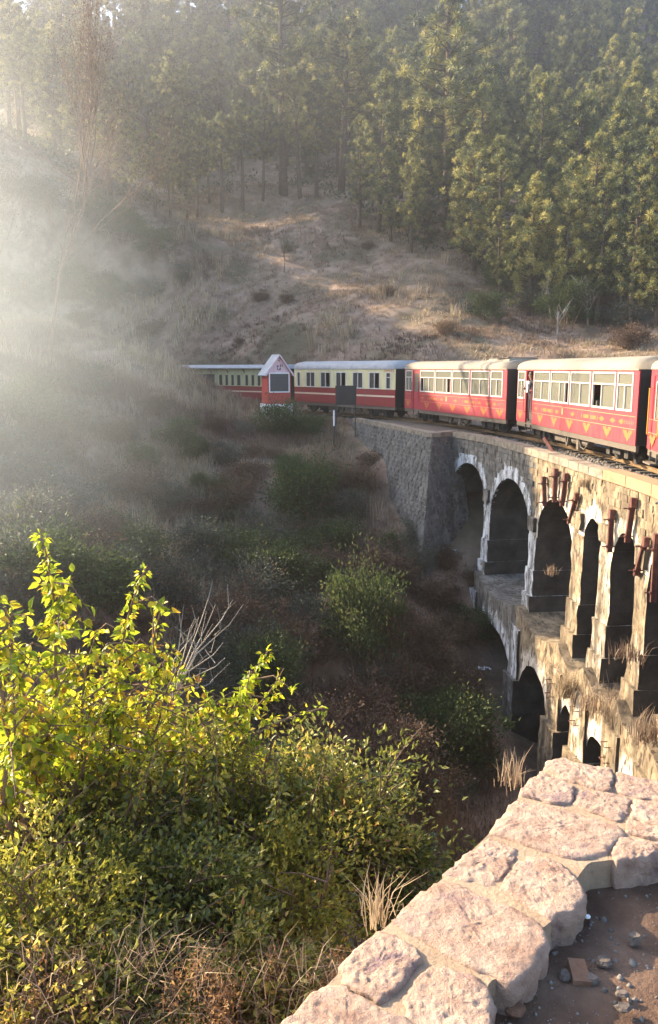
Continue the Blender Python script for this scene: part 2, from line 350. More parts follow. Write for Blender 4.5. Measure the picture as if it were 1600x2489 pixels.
ctrl += [(-1.0, 2.3, -.05), (-2.6, 2.6, .15), (-4.5, 2.6, .5), (-1.2, 4.2, -1.9), (-3.2, 4.6, -1.7), (-6, 5, -1.2), (.6, 3.0, -1.0), (1.2, 5, -4.5), (.9, 2.6, -1.3), (1.8, 2.7, -1.6), (2.4, 3.6, -3.0), (3.5, 6.5, -6.5), (5.0, 5, -3.8), (3.2, 2.6, -2.0), (4.2, 1.2, -1.4), (4, 4, -3.2),  (-1, 8, -5.5), (-5, 9, -4.8), (-10, 9, -3), (1, 13, -10),
         (3, 18, -11), (3.4, 22, -10.8), (-5, 15, -8.8), (5, 12, -8.5), (8, 16, -9.5), (8, 22, -11.5), (9, 28, -8.5), (8.5, 33, -3.5), (13, 24, -7), (13, 34, -2.5), (20, 35, -1), (20, 25, -4), (30, 40, 6), (28, 22, 1),
         (14, 45, 1.5), (22, 50, 4.5), (9, 10, -7), (13, 12, -5), (4.5, 9, -8), (8, 4, -3), (7, 0, -.6), (12, 3, .5), (2, -2, .6), (-6, -3, 1.2), (0, -10, 1.5), (16, -8, 3), (-14, 0, 1.0), (-18, 12, -2), (-16.5, 28.5, 3.2), (-20, 31, 4.5), (-22, 22, -.5), (-30, 30, 2.0), (-40, 10, -1), (-38, 40, 1.5), (-30, 42, 3), (-46, 44, 3), (-28, 50, 5.5), (-27, 60, 9.5), (-41, 50.5, 24), (-41, 53, 27), (-42, 58, 26.5), (-42, 66, 29), (-50, 74, 33), (-52, 60, 22), (-60, 62, 12), (-60, 45, 3), (-63, 78, 24), (-80, 60, 3), (-78, 85, 14), (-60, 92, 28), (-52, 98, 29), (-80, 110, 22), (-70, 130, 36), (-55, 120, 35), (-110, 90, 4), (-120, 140, 12), (-62, 146, 55), (-90, 180, 35), (-80, 40, 0), (-110, 30, -5),  # unseen left ridge and hump, shaped to shade bridge, coaches and ravine
         (-60, 200, 45), (0, 215, 70), (60, 215, 70), (0, 260, 55), (110, 180, 65), (120, 100, 45), (100, 50, 22), (60, 60, 20), (60, 110, 38), (70, 160, 62), (55, 25, 8), (60, -10, 8), (-100, 240, 30), (120, 240, 60), (-130, -20, -4), (130, -20, 18)]
C = np.array(ctrl)
def _k(r2): return r2 * np.log(r2 + 1e-9)
def _fit(C, lam=1.5):
    n_ = len(C); d2 = (C[:, None, 0] - C[None, :, 0]) ** 2 + (C[:, None, 1] - C[None, :, 1]) ** 2
    A = np.zeros((n_ + 3, n_ + 3)); A[:n_, :n_] = _k(d2) + lam * np.eye(n_)
    A[:n_, n_] = 1; A[:n_, n_ + 1:] = C[:, :2]; A[n_:, :n_] = A[:n_, n_:].T
    return np.linalg.solve(A, np.concatenate([C[:, 2], [0, 0, 0]]))
WT = _fit(C)
TRK = TRACK.p[::8]
def smooth(a, b, x): t = np.clip((x - a) / (b - a), 0, 1); return t * t * (3 - 2 * t)
def H(x, y):
    x = np.atleast_1d(np.asarray(x, float)); y = np.atleast_1d(np.asarray(y, float)); sh = x.shape; x = x.ravel(); y = y.ravel()
    z = WT[-3] + WT[-2] * x + WT[-1] * y
    for k in range(len(C)): z = z + WT[k] * _k((x - C[k, 0]) ** 2 + (y - C[k, 1]) ** 2)
    far = smooth(15, 70, y)
    z = z + fbm(x / 9, y / 9, 4, 3) * (.6 + 2.2 * far) + fbm(x / 1.7, y / 1.7, 3, 9) * (.22 + .35 * far)
    # the formation: levelled along the track, cut or filled
    d = np.full(x.shape, 1e9); side = np.zeros(x.shape)
    for k in range(len(TRK) - 1):
        a = TRK[k]; b_ = TRK[k + 1]; t = np.clip(((x - a[0]) * (b_[0] - a[0]) + (y - a[1]) * (b_[1] - a[1])) / ((b_[0] - a[0]) ** 2 + (b_[1] - a[1]) ** 2), 0, 1)
        q = np.hypot(x - a[0] - t * (b_[0] - a[0]), y - a[1] - t * (b_[1] - a[1])); d = np.minimum(d, q)
    onb = (smooth(2, 4, y)) * (1 - smooth(35.0, 37.5, y)) * (x < 25)
    cut = np.minimum(z, -.5 + np.maximum(0, d - 2.4) * 1.1)           # nothing above the track
    fill = np.maximum(cut, -.42 - np.maximum(0, d - 2.3) * .8)        # embankment beside it
    z = np.where(d < 12, cut * onb + fill * (1 - onb), z)
    # the footing under the camera stays below the built wall and path
    near = (1 - smooth(2.2, 3.6, np.hypot(x - 1.6, y - .8)))
    z = np.where(near > 0, np.minimum(z, z * (1 - near) + .3 * near), z)
    return z.reshape(sh)
def h1(x, y): return float(H([x], [y])[0])
ax = np.concatenate([np.linspace(-96, -45, 40)[:-1], np.linspace(-45, 45, 251)[:-1], np.linspace(45, 96, 34)])
ay = np.concatenate([np.linspace(-30, 0, 25)[:-1], np.linspace(0, 60, 190)[:-1], np.linspace(60, 130, 120)[:-1], np.linspace(130, 250, 80)])
X, Y = np.meshgrid(ax, ay); Z = H(X, Y); nx, ny = len(ax), len(ay)
i = (np.arange(ny - 1)[:, None] * nx + np.arange(nx - 1)[None]).ravel()
tag(link('hillside', np_mesh('hillside', np.stack([X, Y, Z], -1).reshape(-1, 3), np.stack([i, i + 1, i + 1 + nx, i + nx], 1), M['soil'], smooth=True)), kind='structure')

# ------------------------------------------------------------------ trackbed, ballast, rails, sleepers
us = np.arange(2, TRACK.L - 1, .5)
prof = [(-2.25, -.62), (-1.75, -.2), (1.0, -.17), (1.75, -.2), (2.3, -.62)]
mb = MB(); 
FP = FACE.p
for u in us:
    c_ = TRACK.at(u); lim = 2.25
    if 8 < c_.y < 34.5: lim = min(lim, float(np.min(np.hypot(FP[:, 0] - c_.x, FP[:, 1] - c_.y))) - .32)
    mb.add([TRACK.pt(u, min(-o_, lim - (.02 if z_ > -.5 else 0)), z_) for o_, z_ in prof], [])
k = len(prof)
for a in range(len(us) - 1):
    for q in range(k - 1): mb.f.append((a * k + q, a * k + q + 1, (a + 1) * k + q + 1, (a + 1) * k + q))
tag(mb.build('trackbed', M['ballast'], smooth=True), kind='structure')
rng = np.random.default_rng(5)
N = 15000; uu = TRACK.uY(13) - rng.random(N) ** 1.6 * 34; uu = uu[uu > 5]; N = len(uu); of = (rng.random(N) * 2 - 1) * 1.75
base = np.array([TRACK.pt(a, b_, -.19) for a, b_ in zip(uu, of)]); kq = np.min(np.hypot(base[:, None, 0] - FACE.p[None, ::4, 0], base[:, None, 1] - FACE.p[None, ::4, 1]), 1) > .45; base = base[kq]; N = len(base); sz = (.025 + .045 * rng.random(N))
oc = np.array([(1, 0, 0), (-1, 0, 0), (0, 1, 0), (0, -1, 0), (0, 0, 1), (0, 0, -.6)], float)
of_ = np.array([(0, 2, 4), (2, 1, 4), (1, 3, 4), (3, 0, 4), (2, 0, 5), (1, 2, 5), (3, 1, 5), (0, 3, 5)])
V = base[:, None, :] + oc[None] * sz[:, None, None] * (.6 + .8 * rng.random((N, 6, 1)))
F = (np.arange(N)[:, None, None] * 6 + of_[None]).reshape(-1, 3)
tag(link('ballast', np_mesh('ballast', V.reshape(-1, 3), F, M['gravel'])), 'loose grey ballast stones between the sleepers', 'ballast', kind='stuff')
trk = empty('railway_track', (8.5, 24, -.1), label='curved narrow gauge railway track running over the bridge under the train', cat='track')
def child(o, p): o.parent = p; o.matrix_parent_inverse = Matrix.Translation(p.location).inverted() if p.rotation_euler.z == 0 else p.matrix_world.inverted(); return o
for sgn in (-1, 1):
    mb = MB(); sec = [(-.05, -.11), (.05, -.11), (.05, -.095), (.012, -.085), (.012, -.03), (.032, -.025), (.032, 0), (-.032, 0), (-.032, -.025), (-.012, -.03), (-.012, -.085), (-.05, -.095)]
    uz = np.arange(3, TRACK.L - 1, .6); n_ = len(sec)
    for u in uz: mb.add([TRACK.pt(u, sgn * .381 + a, b_ + .0) for a, b_ in sec], [])
    for a in range(len(uz) - 1):
        for q in range(n_): mb.f.append((a * n_ + q, a * n_ + (q + 1) % n_, (a + 1) * n_ + (q + 1) % n_, (a + 1) * n_ + q))
    child(mb.build('rail', M['rail']), trk)
mb = MB(); mb.hexa([(-.75, -.11, -.11), (.75, -.11, -.11), (.75, .11, -.11), (-.75, .11, -.11), (-.74, -.095, 0), (.74, -.095, 0), (.74, .095, 0), (-.74, .095, 0)])
slm = mb.mesh('sleeper', M['sleeper']); random.seed(2)
for u in np.arange(TRACK.uY(60), TRACK.uY(9), .62):
    q = TRACK.pt(u, 0, -.113); o = TRACK.out(u)
    child(link('sleeper', slm, None, q, (0, 0, math.atan2(o.y, o.x) + random.uniform(-.03, .03))), trk)

# ------------------------------------------------------------------ arch bridge
bridge = empty('arch_bridge', (6.8, 24, -10), label='two tier stone arch bridge with stained whitewash curving under the train', cat='bridge')
SPANS = [(33.45, 30.7), (30.1, 26.05), (25.4, 22.35), (21.55, 20.45), (19.7, 18.35), (17.6, 16.2), (15.5, 14.0)]
CROWN = [-1.15, -1.25, -1.3, -1.35, -1.35, -1.4, -1.4]
RISE = [1.45, 1.75, 1.5, .6, .72, .7, .75]
ZT = -.22
def span(u0, u1, e0, e1, zs, rise, ztop, fo, bo, mat, sag=0.0, washtop=.15, name='spandrel_wall'):
    mb = MB(); NA = 18; ucs = []
    for k in range(4): ucs.append((e0 + (u0 - e0) * k / 4, zs))
    for k in range(NA + 1):
        t = math.pi * (1 - k / NA); jr = 1 + .018 * math.sin(k * 2.7 + u0 * 5); ucs.append(((u0 + u1) / 2 + (u1 - u0) / 2 * math.cos(t), zs + rise * math.sin(t) * jr))
    for k in range(1, 5): ucs.append((u1 + (e1 - u1) * k / 4, zs))
    rows = 6; n_ = len(ucs)
    def top(u): t = (u - e0) / (e1 - e0); return ztop - sag * math.sin(math.pi * max(0, min(1, t))) 
    for off in (fo, bo):
        for r in range(rows + 1):
            f_ = r / rows
            for (u, z) in ucs:
                jit = .014 * math.sin(u * 7.3 + r * 2.1) + .010 * math.sin(u * 17.1 - r * 3.7)
                mb.v.append(tuple(FACE.pt(u, off + (jit if off == fo else 0), z + (top(u) - z) * f_)))
                h_ = (top(u) - z) * f_; mb.w.append(max(0, (1 - f_ * .8 - h_ * .35)) * (1 - washtop) + washtop * .6)
    B = n_ * (rows + 1)
    for r in range(rows):
        for q in range(n_ - 1):
            a = r * n_ + q; mb.f.append((a, a + 1, a + 1 + n_, a + n_)); mb.f.append((B + a + n_, B + a + 1 + n_, B + a + 1, B + a))
    for q in range(n_ - 1):
        mb.f.append((q + 1, q, B + q, B + q + 1)); a = rows * n_ + q; mb.f.append((a, a + 1, B + a + 1, B + a))
    for q, rv in ((0, 0), (n_ - 1, 1)):
        for r in range(rows):
            a = r * n_ + q; f_ = (a, a + n_, B + a + n_, B + a); mb.f.append(f_ if rv else f_[::-1])
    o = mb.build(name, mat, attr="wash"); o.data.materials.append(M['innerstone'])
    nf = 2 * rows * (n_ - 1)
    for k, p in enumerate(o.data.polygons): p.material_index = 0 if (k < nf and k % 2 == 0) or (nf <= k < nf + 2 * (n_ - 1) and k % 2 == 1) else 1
    return child(o, bridge)
def ublock(u0, u1, o0, o1, z0, z1, mat, wash=.5, taper=0.0, name='pier', parent=bridge):
    mb = MB(); rj = random.Random(int(u0 * 97 + z0 * 31)); n_ = 3; nz = max(2, int((z1 - z0) / .28)); um = (u0 + u1) / 2
    jit = {}
    def jt(k, q, s_): return jit.setdefault((k, q, s_), (rj.uniform(-.022, .022), rj.uniform(-.02, .02)))
    ring = [(k, 0) for k in range(n_ + 1)] + [(k, 1) for k in range(n_, -1, -1)]; R_ = len(ring)
    for q in range(nz + 1):
        f_ = q / nz; tp_ = taper * (1 - f_)
        for k, s_ in ring:
            u = u0 + (u1 - u0) * k / n_; ju, jo = jt(k, q, s_) if s_ == 0 else (0, 0); u_b = um + (u - um) * (1 + tp_) + (ju if k in (0, n_) else 0)
            mb.v.append(tuple(FACE.pt(u_b, (o0 + tp_ * .2 + jo) if s_ == 0 else o1, z0 + (z1 - z0) * f_))); mb.w.append(wash + rj.uniform(-.06, .06))
    front = []
    for q in range(nz):
        for k in range(R_):
            a = q * R_ + k; b_ = q * R_ + (k + 1) % R_; mb.f.append((a, b_, b_ + R_, a + R_)); front.append(k < n_)
    mb.f.append(tuple(range(R_))[::-1]); mb.f.append(tuple(range(nz * R_, (nz + 1) * R_))); front += [False, True]
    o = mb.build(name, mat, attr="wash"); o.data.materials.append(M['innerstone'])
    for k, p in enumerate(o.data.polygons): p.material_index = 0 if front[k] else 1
    return child(o, parent)
U = [(FACE.uY(a), FACE.uY(b_)) for a, b_ in SPANS]
edges = [U[0][0] - .75] + [(U[k][1] + U[k + 1][0]) / 2 for k in range(len(U) - 1)] + [U[-1][1] + 3.5]
for k, (u0, u1) in enumerate(U):
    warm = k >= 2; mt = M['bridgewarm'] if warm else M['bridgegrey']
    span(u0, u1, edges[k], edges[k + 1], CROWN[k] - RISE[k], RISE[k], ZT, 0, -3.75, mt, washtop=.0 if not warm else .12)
    if k >= 1:
        a = (u1 - u0) / 2; rl = min(1.5, max(.55, a)) if k < 3 else .5
        cl = -6.65; il = .12 if k < 3 else .1
        span(u0 + il, u1 - il, edges[k], edges[k + 1], cl - rl, rl, -5.15, .45, -4.3, mt, sag=.42, washtop=.2)
for k in range(len(U) - 1):
    a, b_ = U[k][1], U[k + 1][0]; m_ = (a + b_) / 2; hw = (b_ - a) / 2; warm = k >= 2; mt = M['bridgewarm'] if warm else M['bridgegrey']
    zs = min(CROWN[k] - RISE[k], CROWN[k + 1] - RISE[k + 1]) ; zs2 = max(CROWN[k] - RISE[k], CROWN[k + 1] - RISE[k + 1])
    wsh = .60 if k < 2 else .36 + .16 * (k == 3)
    ublock(m_ - hw, m_ + hw, .03, -3.78, -3.9, zs2 - .004, mt, wsh, name='pier')
    ublock(m_ - hw - .03, m_ + hw + .03, 0.09, -3.84, -4.75, -3.9, mt, wsh, name='pier_step')
    ublock(m_ - hw - .06, m_ + hw + .06, .19, -3.9, -5.9, -4.75, mt, wsh - .05, name='pier_step')
    ublock(m_ - hw - .10, m_ + hw + .10, .53, -4.45, -7.6, -5.9, mt, wsh - .05, name='pier_step')
    ublock(m_ - hw - .18, m_ + hw + .18, .66, -4.6, -14, -7.6, mt, wsh - .2, .08, name='pier_base')
    ublock(m_ - hw * .8, m_ + hw * .8, .12, -.3, zs2 + .16, zs2 + .62, M['bridgewarm'] if warm else M['bridgegrey'], .35, name='impost_block')
# the filled wall behind the first opening and the near solid end
ublock(edges[-1] - 2.2, FACE.L - .2, .05, -3.9, -12, ZT, M['bridgewarm'], .2, name='end_wall')
def face_hit(px, py, off):
    best = None
    for u in np.arange(0, FACE.L, .05):
        q = FACE.pt(u, off, 0); z = P(px, py, q.y).z; e = abs(topx(q.x, q.y, z)[0] - px)
        if best is None or e < best[0]: best = (e, u, z)
    return best[1], best[2]
# coping
random.seed(4); u = FACE.uY(33.4); n_ = 0
while u < FACE.L - .5:
    brick = FACE.at(u).y < 20.9; ln = random.uniform(.55, .95) if not brick else random.uniform(1.1, 1.5); e = min(u + ln - .012, FACE.L)
    zt = random.uniform(-.012, .012) + (.05 if brick else 0.0)
    mb = MB(); g = .015
    bl = lambda uu, o_, z_: FACE.pt(uu, o_, z_)
    mb.hexa([bl(u, .05, ZT - .002), bl(e, .05, ZT - .002), bl(e, -.42, ZT - .002), bl(u, -.42, ZT - .002), bl(u + g, .045, zt), bl(e - g, .045, zt), bl(e - g, -.40, zt), bl(u + g, -.40, zt)])
    child(mb.build('coping_stone', M['brickcoping'] if brick else M['coping']), bridge); u = e + .012
# facing stones of the spandrels: far part, joined (too small to pick apart)
rng = np.random.default_rng(11); mb = MB(); z = ZT - .03
def opening(u, z, m_=.0):
    for k, (a, b_) in enumerate(U):
        if a - m_ < u < b_ + m_:
            zs = CROWN[k] - RISE[k]; x_ = (u - (a + b_) / 2) / ((b_ - a) / 2 + m_); 
            if z < zs + (RISE[k] + m_ * 1.2) * math.sqrt(max(0, 1 - x_ * x_)): return True
    return False
while z > -3.0:
    h_ = rng.uniform(.16, .22); u = edges[0] + rng.uniform(0, .3)
    while u < FACE.uY(17):
        ln = rng.uniform(.28, .5); 
        if not any(opening(a, z - q, .22) for a in (u, u + ln / 2, u + ln) for q in (0, h_)) and rng.random() < (.93 if u < FACE.uY(26) else .5):
            o_ = rng.uniform(.012, .035); g = .012
            mb.hexa([FACE.pt(u + g, -.05, z - h_ + g), FACE.pt(u + ln - g, -.05, z - h_ + g), FACE.pt(u + ln - g, o_, z - h_ + g), FACE.pt(u + g, o_, z - h_ + g),
                     FACE.pt(u + g, -.05, z - g), FACE.pt(u + ln - g, -.05, z - g), FACE.pt(u + ln - g, o_, z - g), FACE.pt(u + g, o_, z - g)], [.12] * 8)
        u += ln
    z -= h_
fs = mb.build('facing_stones', M['bridgegrey'], attr='wash'); fs.data.materials.append(M['bridgewarm'])
fs["kind"] = "stuff"; child(fs, bridge)
ysw = np.array([v.co.y for v in fs.data.vertices])
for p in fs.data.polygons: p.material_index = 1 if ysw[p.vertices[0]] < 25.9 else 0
# voussoirs of the first two arches
for k in (0, 1):
    u0, u1 = U[k]; zs = CROWN[k] - RISE[k]; nn = 21; mb = None
    for q in range(nn):
        ts = [math.pi * (q + e) / nn for e in (.04, .96)]
        cs = []
        for t in ts:
            for rr in (0, .30): cs.append(((u0 + u1) / 2 - ((u1 - u0) / 2 + rr) * math.cos(t), zs + (RISE[k] + rr) * math.sin(t)))
        mb = MB(); a, b_, c, d = cs
        mb.hexa([FACE.pt(a[0], -.1, a[1]), FACE.pt(c[0], -.1, c[1]), FACE.pt(d[0], -.1, d[1]), FACE.pt(b_[0], -.1, b_[1]), FACE.pt(a[0], .02, a[1]), FACE.pt(c[0], .02, c[1]), FACE.pt(d[0], .02, d[1]), FACE.pt(b_[0], .02, b_[1])], [.58] * 8)
        child(mb.build('voussoir', M['bridgegrey'], attr='wash'), bridge)

# abutment with battered masonry
ab = child(empty('abutment'), bridge)
WA, WB, WC = Vector((1.35, 42.6, 0)), Vector((4.2, 32.7, 0)), Vector((5.35, 33.75, 0))
def wing(A, B, l, z, out_):
    bat = .02 + max(0, -z) * .22
    return A.lerp(B, l) + out_ * bat + Vector((0, 0, z))
d1 = (WB - WA).normalized(); o1 = Vector((d1.y, -d1.x, 0)); d2 = (WC - WB).normalized(); o2 = Vector((d2.y, -d2.x, 0))
cor = (o1 + o2).normalized() / max(.3, (o1 + o2).normalized().dot(o1))
def batt(z): return .02 + max(0, -z) * .22
def wpt(seg, l, z, e=0.0):
    if seg == 0: q = WA.lerp(WB, l) + (o1 * (1 - l) + cor * l) * (batt(z) + e)
    else: q = WB.lerp(WC, l) + (cor * (1 - l) + o2 * l) * (batt(z) + e)
    return Vector((q.x, q.y, z))
mb = MB()
for seg in (0, 1):
    g = len(mb.v)
    for a in range(9):
        for b_ in range(9): mb.v.append(tuple(wpt(seg, a / 8, -.17 - 6.8 * b_ / 8))); mb.w.append(.05)
    for a in range(8):
        for b_ in range(8): q = g + a * 9 + b_; mb.f.append((q, q + 1, q + 10, q + 9))
core = mb.build('core', M['bridgegrey'], attr='wash'); child(core, bridge)
mb = MB(); mb.add([WA + Vector((0, 0, -.1)), WB + Vector((0, 0, -.1)), WC + Vector((0, 0, -.1)), (8.6, 33.6, -.1), (6.0, 39, -.1), (3.6, 43, -.1)], [(0, 1, 2, 3, 4, 5)])
child(mb.build('top_fill', M['ballast']), bridge)
stm = []
for k in range(5):
    rr = random.Random(k); mb = MB(); j = lambda: rr.uniform(-.05, .05)
    mb.hexa([(-.5, -.5, -.5), (.5, -.5, -.5), (.5, .5, -.5), (-.5, .5, -.5), (-.45 + j(), -.43 + j(), .5 + j()), (.45 + j(), -.43 + j(), .5 + j()), (.45 + j(), .43 + j(), .5 + j()), (-.45 + j(), .43 + j(), .5 + j())])
    stm.append(mb.mesh('stone', M['stone']))
random.seed(8)
NST = 0; rest = MB()
for seg, L_, zb in ((0, (WB - WA).length, -4.6), (1, (WC - WB).length, -4.9)):
    z = -.18
    while z > zb:
        h_ = random.uniform(.155, .205); l_ = random.uniform(-.3, 0)
        while l_ < L_:
            ln = random.uniform(.28, .55); a, b_ = max(0, l_), min(L_, l_ + ln); l_ += ln
            if b_ - a < .12: continue
            mid = (a + b_) / 2 / L_; q = wpt(seg, mid, z - h_ / 2)
            if seg == 0 and h1(q.x - .2, q.y - .1) > z + .3: continue
            ex = (wpt(seg, b_ / L_, z - h_ / 2) - wpt(seg, a / L_, z - h_ / 2)).normalized(); up = (wpt(seg, mid, z) - wpt(seg, mid, z - h_)).normalized(); nz = ex.cross(up).normalized()
            if nz.dot(o1 if seg == 0 else o2) < 0: nz = -nz
            ey = nz.cross(ex)
            mt = Matrix((ex, ey, nz)).transposed().to_4x4(); dp = random.uniform(.08, .10)
            NST += 1; JT = Matrix.Translation(q + nz * (random.uniform(-.03, -.012))) @ mt @ Matrix.Diagonal((b_ - a - .016, h_ - .016, dp, 1))
            if NST > 300: xm = random.choice(stm); rest.add([JT @ v.co for v in xm.vertices], [tuple(p.vertices) for p in xm.polygons]); continue
            o = link('stone', random.choice(stm), None); o.matrix_world = JT
            o.parent = ab; o.matrix_parent_inverse = (Matrix.Translation(bridge.location) @ ab.matrix_parent_inverse @ Matrix.Translation(ab.location)).inverted()
        z -= h_
ro = rest.build('small_stones', M['stone']); ro.parent = ab; ro['kind'] = 'stuff'
for seg in (0, 1):
    L_ = ((WB - WA) if seg == 0 else (WC - WB)).length; l_ = 0
    while l_ < L_ - .15:
        e = min(L_, l_ + random.uniform(.6, .9)); mb = MB(); a, b_ = l_ / L_, e / L_ - .004
        nrm = Vector((-o1.x, -o1.y, 0)) if seg == 0 else -o2
        q = [wpt(seg, a, 0, .05), wpt(seg, b_, 0, .05)]
        q += [q[1] + nrm * .45, q[0] + nrm * .45]
        mb.hexa([Vector((v.x, v.y, -.17)) for v in q] + [Vector((v.x, v.y, random.uniform(0, .02))) for v in q]); child(mb.build('coping_stone', M['coping']), bridge); l_ = e + .012

# old rails clamped to the arches, tie rods, rungs
def s6(x, y): return 1280 + x * .2078, 1100 + y * .2078
for (a, b_, wd) in [((205, 290), (212, 630), .07), ((345, 195), (322, 580), .10), ((465, 250), (412, 625), .09), ((590, 480), (503, 830), .09), ((995, 675), (970, 1165), .09), ((1255, 540), (1180, 1050), .09), ((1400, 1000), (1285, 1440), .09), ((1525, 960), (1475, 1750), .085)]:
    ua, za = face_hit(*s6(*a), .12); ub, zb = face_hit(*s6(*b_), .12)
    pa, pb = FACE.pt(ua, .12, za), FACE.pt(ub, .12, zb); mb = MB()
    o = FACE.out(ua); o3 = Vector((o.x, o.y, 0)); t = FACE.tan(ua); t3 = Vector((t.x, t.y, 0))
    mb.bar(pa, pb, .10, wd * .25, t3); mb.bar(pa + o3 * .05, pb + o3 * .05, .025, wd * .75, t3); mb.bar(pa - o3 * .05, pb - o3 * .05, .025, wd, t3)
    # bar's 'up' is along the bridge, so width runs outward: rotate by building plates along t3
    r_ = child(mb.build('tie_rail', M['rust']), bridge)
    mb = MB(); mb.bar(pa + Vector((0, 0, .02)) - o3 * .0, pa - Vector((0, 0, .20)), .13, .12, t3)
    child(mb.build('clamp_block', M['rust']), bridge)
    for f_ in (.22, .86):
        q = pa.lerp(pb, f_); mb = MB(); mb.tube([q - o3 * .2, q + o3 * .2], .016, 6); mb.tube([q + o3 * .06, q + o3 * .09], .04, 6)
        child(mb.build('tie_rod', M['rust']), bridge)
for k in (2, 3, 4):
    um = (U[k][1] + U[k + 1][0]) / 2
    for zz in (-5.35, -5.75, -6.3, -6.7):
        o_ = .19 if zz > -5.9 else .53; mb = MB(); mb.tube([FACE.pt(um - .16, o_ - .05, zz), FACE.pt(um - .16, o_ + .16, zz), FACE.pt(um + .16, o_ + .16, zz), FACE.pt(um + .16, o_ - .05, zz)], .012, 5); child(mb.build('rung', M['rust']), bridge)
q = P(1352, 1097, 25.2); mb = MB(); a = P(1352, 1097, 25.2); b_ = P(1322, 1064, 25.6)
mb.bar(a - Vector((0, 0, .15)), b_, .05, .11); mb.bar(a + Vector((.03, 0, -.15)), b_ + Vector((.03, 0, 0)), .11, .025)
tag(mb.build('iron_post', M['rust']), 'short rusty iron rail stub leaning over the bridge parapet', 'post')
# ------------------------------------------------------------------ train
def coach_frame(pf, pn):               # side-face end points (far, near) in plan -> origin, heading
    pf, pn = Vector(pf), Vector(pn); x = (pn - pf).normalized(); yv = Vector((-x.y, x.x)); c = (pf + pn) / 2 + yv * 1.05
    return (c.x, c.y, 0), math.atan2(x.y, x.x), (pn - pf).length
ZB, ZG, ZR, HW = .62, 2.57, 2.93, 1.05
def roof_mesh(L, over=.12, steps=14, crown=ZR):
    mb = MB(); xs = [-L / 2, -L / 2 + .35, L / 2 - .35, L / 2]; xs = [-L / 2 + L * k / 12 for k in range(13)]
    pts = []
    for k in range(steps + 1):
        t = -math.pi / 2 + math.pi * k / steps; yy = (HW + .03) * math.sin(t); zz = ZG + (crown - ZG) * (max(0, math.cos(t)) ** .72)
        pts.append((yy, zz))
    for x in xs:
        for yy, zz in pts: mb.v.append((x, yy, zz)); mb.w.append(0)
    n_ = len(pts)
    for a in range(len(xs) - 1):
        for q in range(n_ - 1): mb.f.append((a * n_ + q, a * n_ + q + 1, (a + 1) * n_ + q + 1, (a + 1) * n_ + q)[::-1])
    mb.f.append(tuple(range(n_))); e = (len(xs) - 1) * n_; mb.f.append(tuple(range(e, e + n_))[::-1])
    return mb
def quadplate(mb, pts, y):             # polygon in the side plane (x,z), 3 mm thick
    n_ = len(pts); mb.add([(a, y, b_) for a, b_ in pts] + [(a, y - .003, b_) for a, b_ in pts], [tuple(range(n_)), tuple(range(n_, 2 * n_))[::-1]] + [(k, k + n_, (k + 1) % n_ + n_, (k + 1) % n_) for k in range(n_)])
def window(root, x0, x1, z0, z1, frame, bars=(), openpart=None, transom=None, glass='glass', fw=.05, rail=True, curtains=True):
    y = -HW; mb = MB()
    def b2(a0, a1, c0, c1): mb.box((a0, y - .022, c0), (a1, y + .03, c1))
    b2(x0, x1, z0, z0 + fw); b2(x0, x1, z1 - fw, z1); b2(x0, x0 + fw, z0 + fw, z1 - fw); b2(x1 - fw, x1, z0 + fw, z1 - fw)
    zt = z1 - fw
    if transom: b2(x0 + fw, x1 - fw, transom, transom + fw * .8); zt = transom
    for b_ in bars: b2(x0 + (x1 - x0) * b_ - fw * .35, x0 + (x1 - x0) * b_ + fw * .35, z0 + fw, zt)
    wn = mb.build('window', M[frame], root)
    cuts = [x0 + fw * .5] + [x0 + (x1 - x0) * b_ for b_ in bars] + [x1 - fw * .5]
    for k in range(len(cuts) - 1):
        if openpart is not None and k == openpart: continue
        m2 = MB(); m2.box((cuts[k], y + .012 + .006 * k, z0 + fw * .5), (cuts[k + 1], y + .016 + .006 * k, zt)); m2.build('pane', M[glass], wn)
    if transom: m2 = MB(); m2.box((x0 + fw * .5, y + .008, transom + fw * .4), (x1 - fw * .5, y + .012, z1 - fw * .5)); m2.build('pane', M[glass], wn)
    if curtains:
        m2 = MB(); xc = x1 - (x1 - x0) * .22; n_ = 8
        for k in range(n_): a = xc + (x1 - fw - xc) * k / n_; m2.box((a, y + .07 + .02 * (k % 2), z0 + .03), (a + (x1 - fw - xc) / n_, y + .085 + .02 * (k % 2), z1 - .03))
        m2.build('curtain', M['curtain'], wn)
    return wn
def bogie(root, x):
    mb = MB()
    for s_ in (-1, 1):
        mb.box((x - .95, s_ * .62 - .05, .30), (x + .95, s_ * .62 + .05, .44)); mb.box((x - .25, s_ * .70 - .06, .22), (x + .25, s_ * .70 + .06, .52))
        for q in (-.6, .6): mb.box((x + q - .12, s_ * .68 - .07, .16), (x + q + .12, s_ * .68 + .07, .40))
    mb.box((x - .15, -.6, .36), (x + .15, .6, .5)); bg_ = mb.build('bogie', M['chassis'], root)
    for q in (-.6, .6):
        for s_ in (-1, 1):
            m2 = MB(); c = (x + q, s_ * .40, .30)
            m2.tube([(c[0], c[1] - .05, c[2]), (c[0], c[1] + .05, c[2])], .30, 18); m2.tube([(c[0], c[1] - .06, c[2]), (c[0], c[1] - .05, c[2])], .12, 10); m2.build('wheel', M['chassis'], bg_)
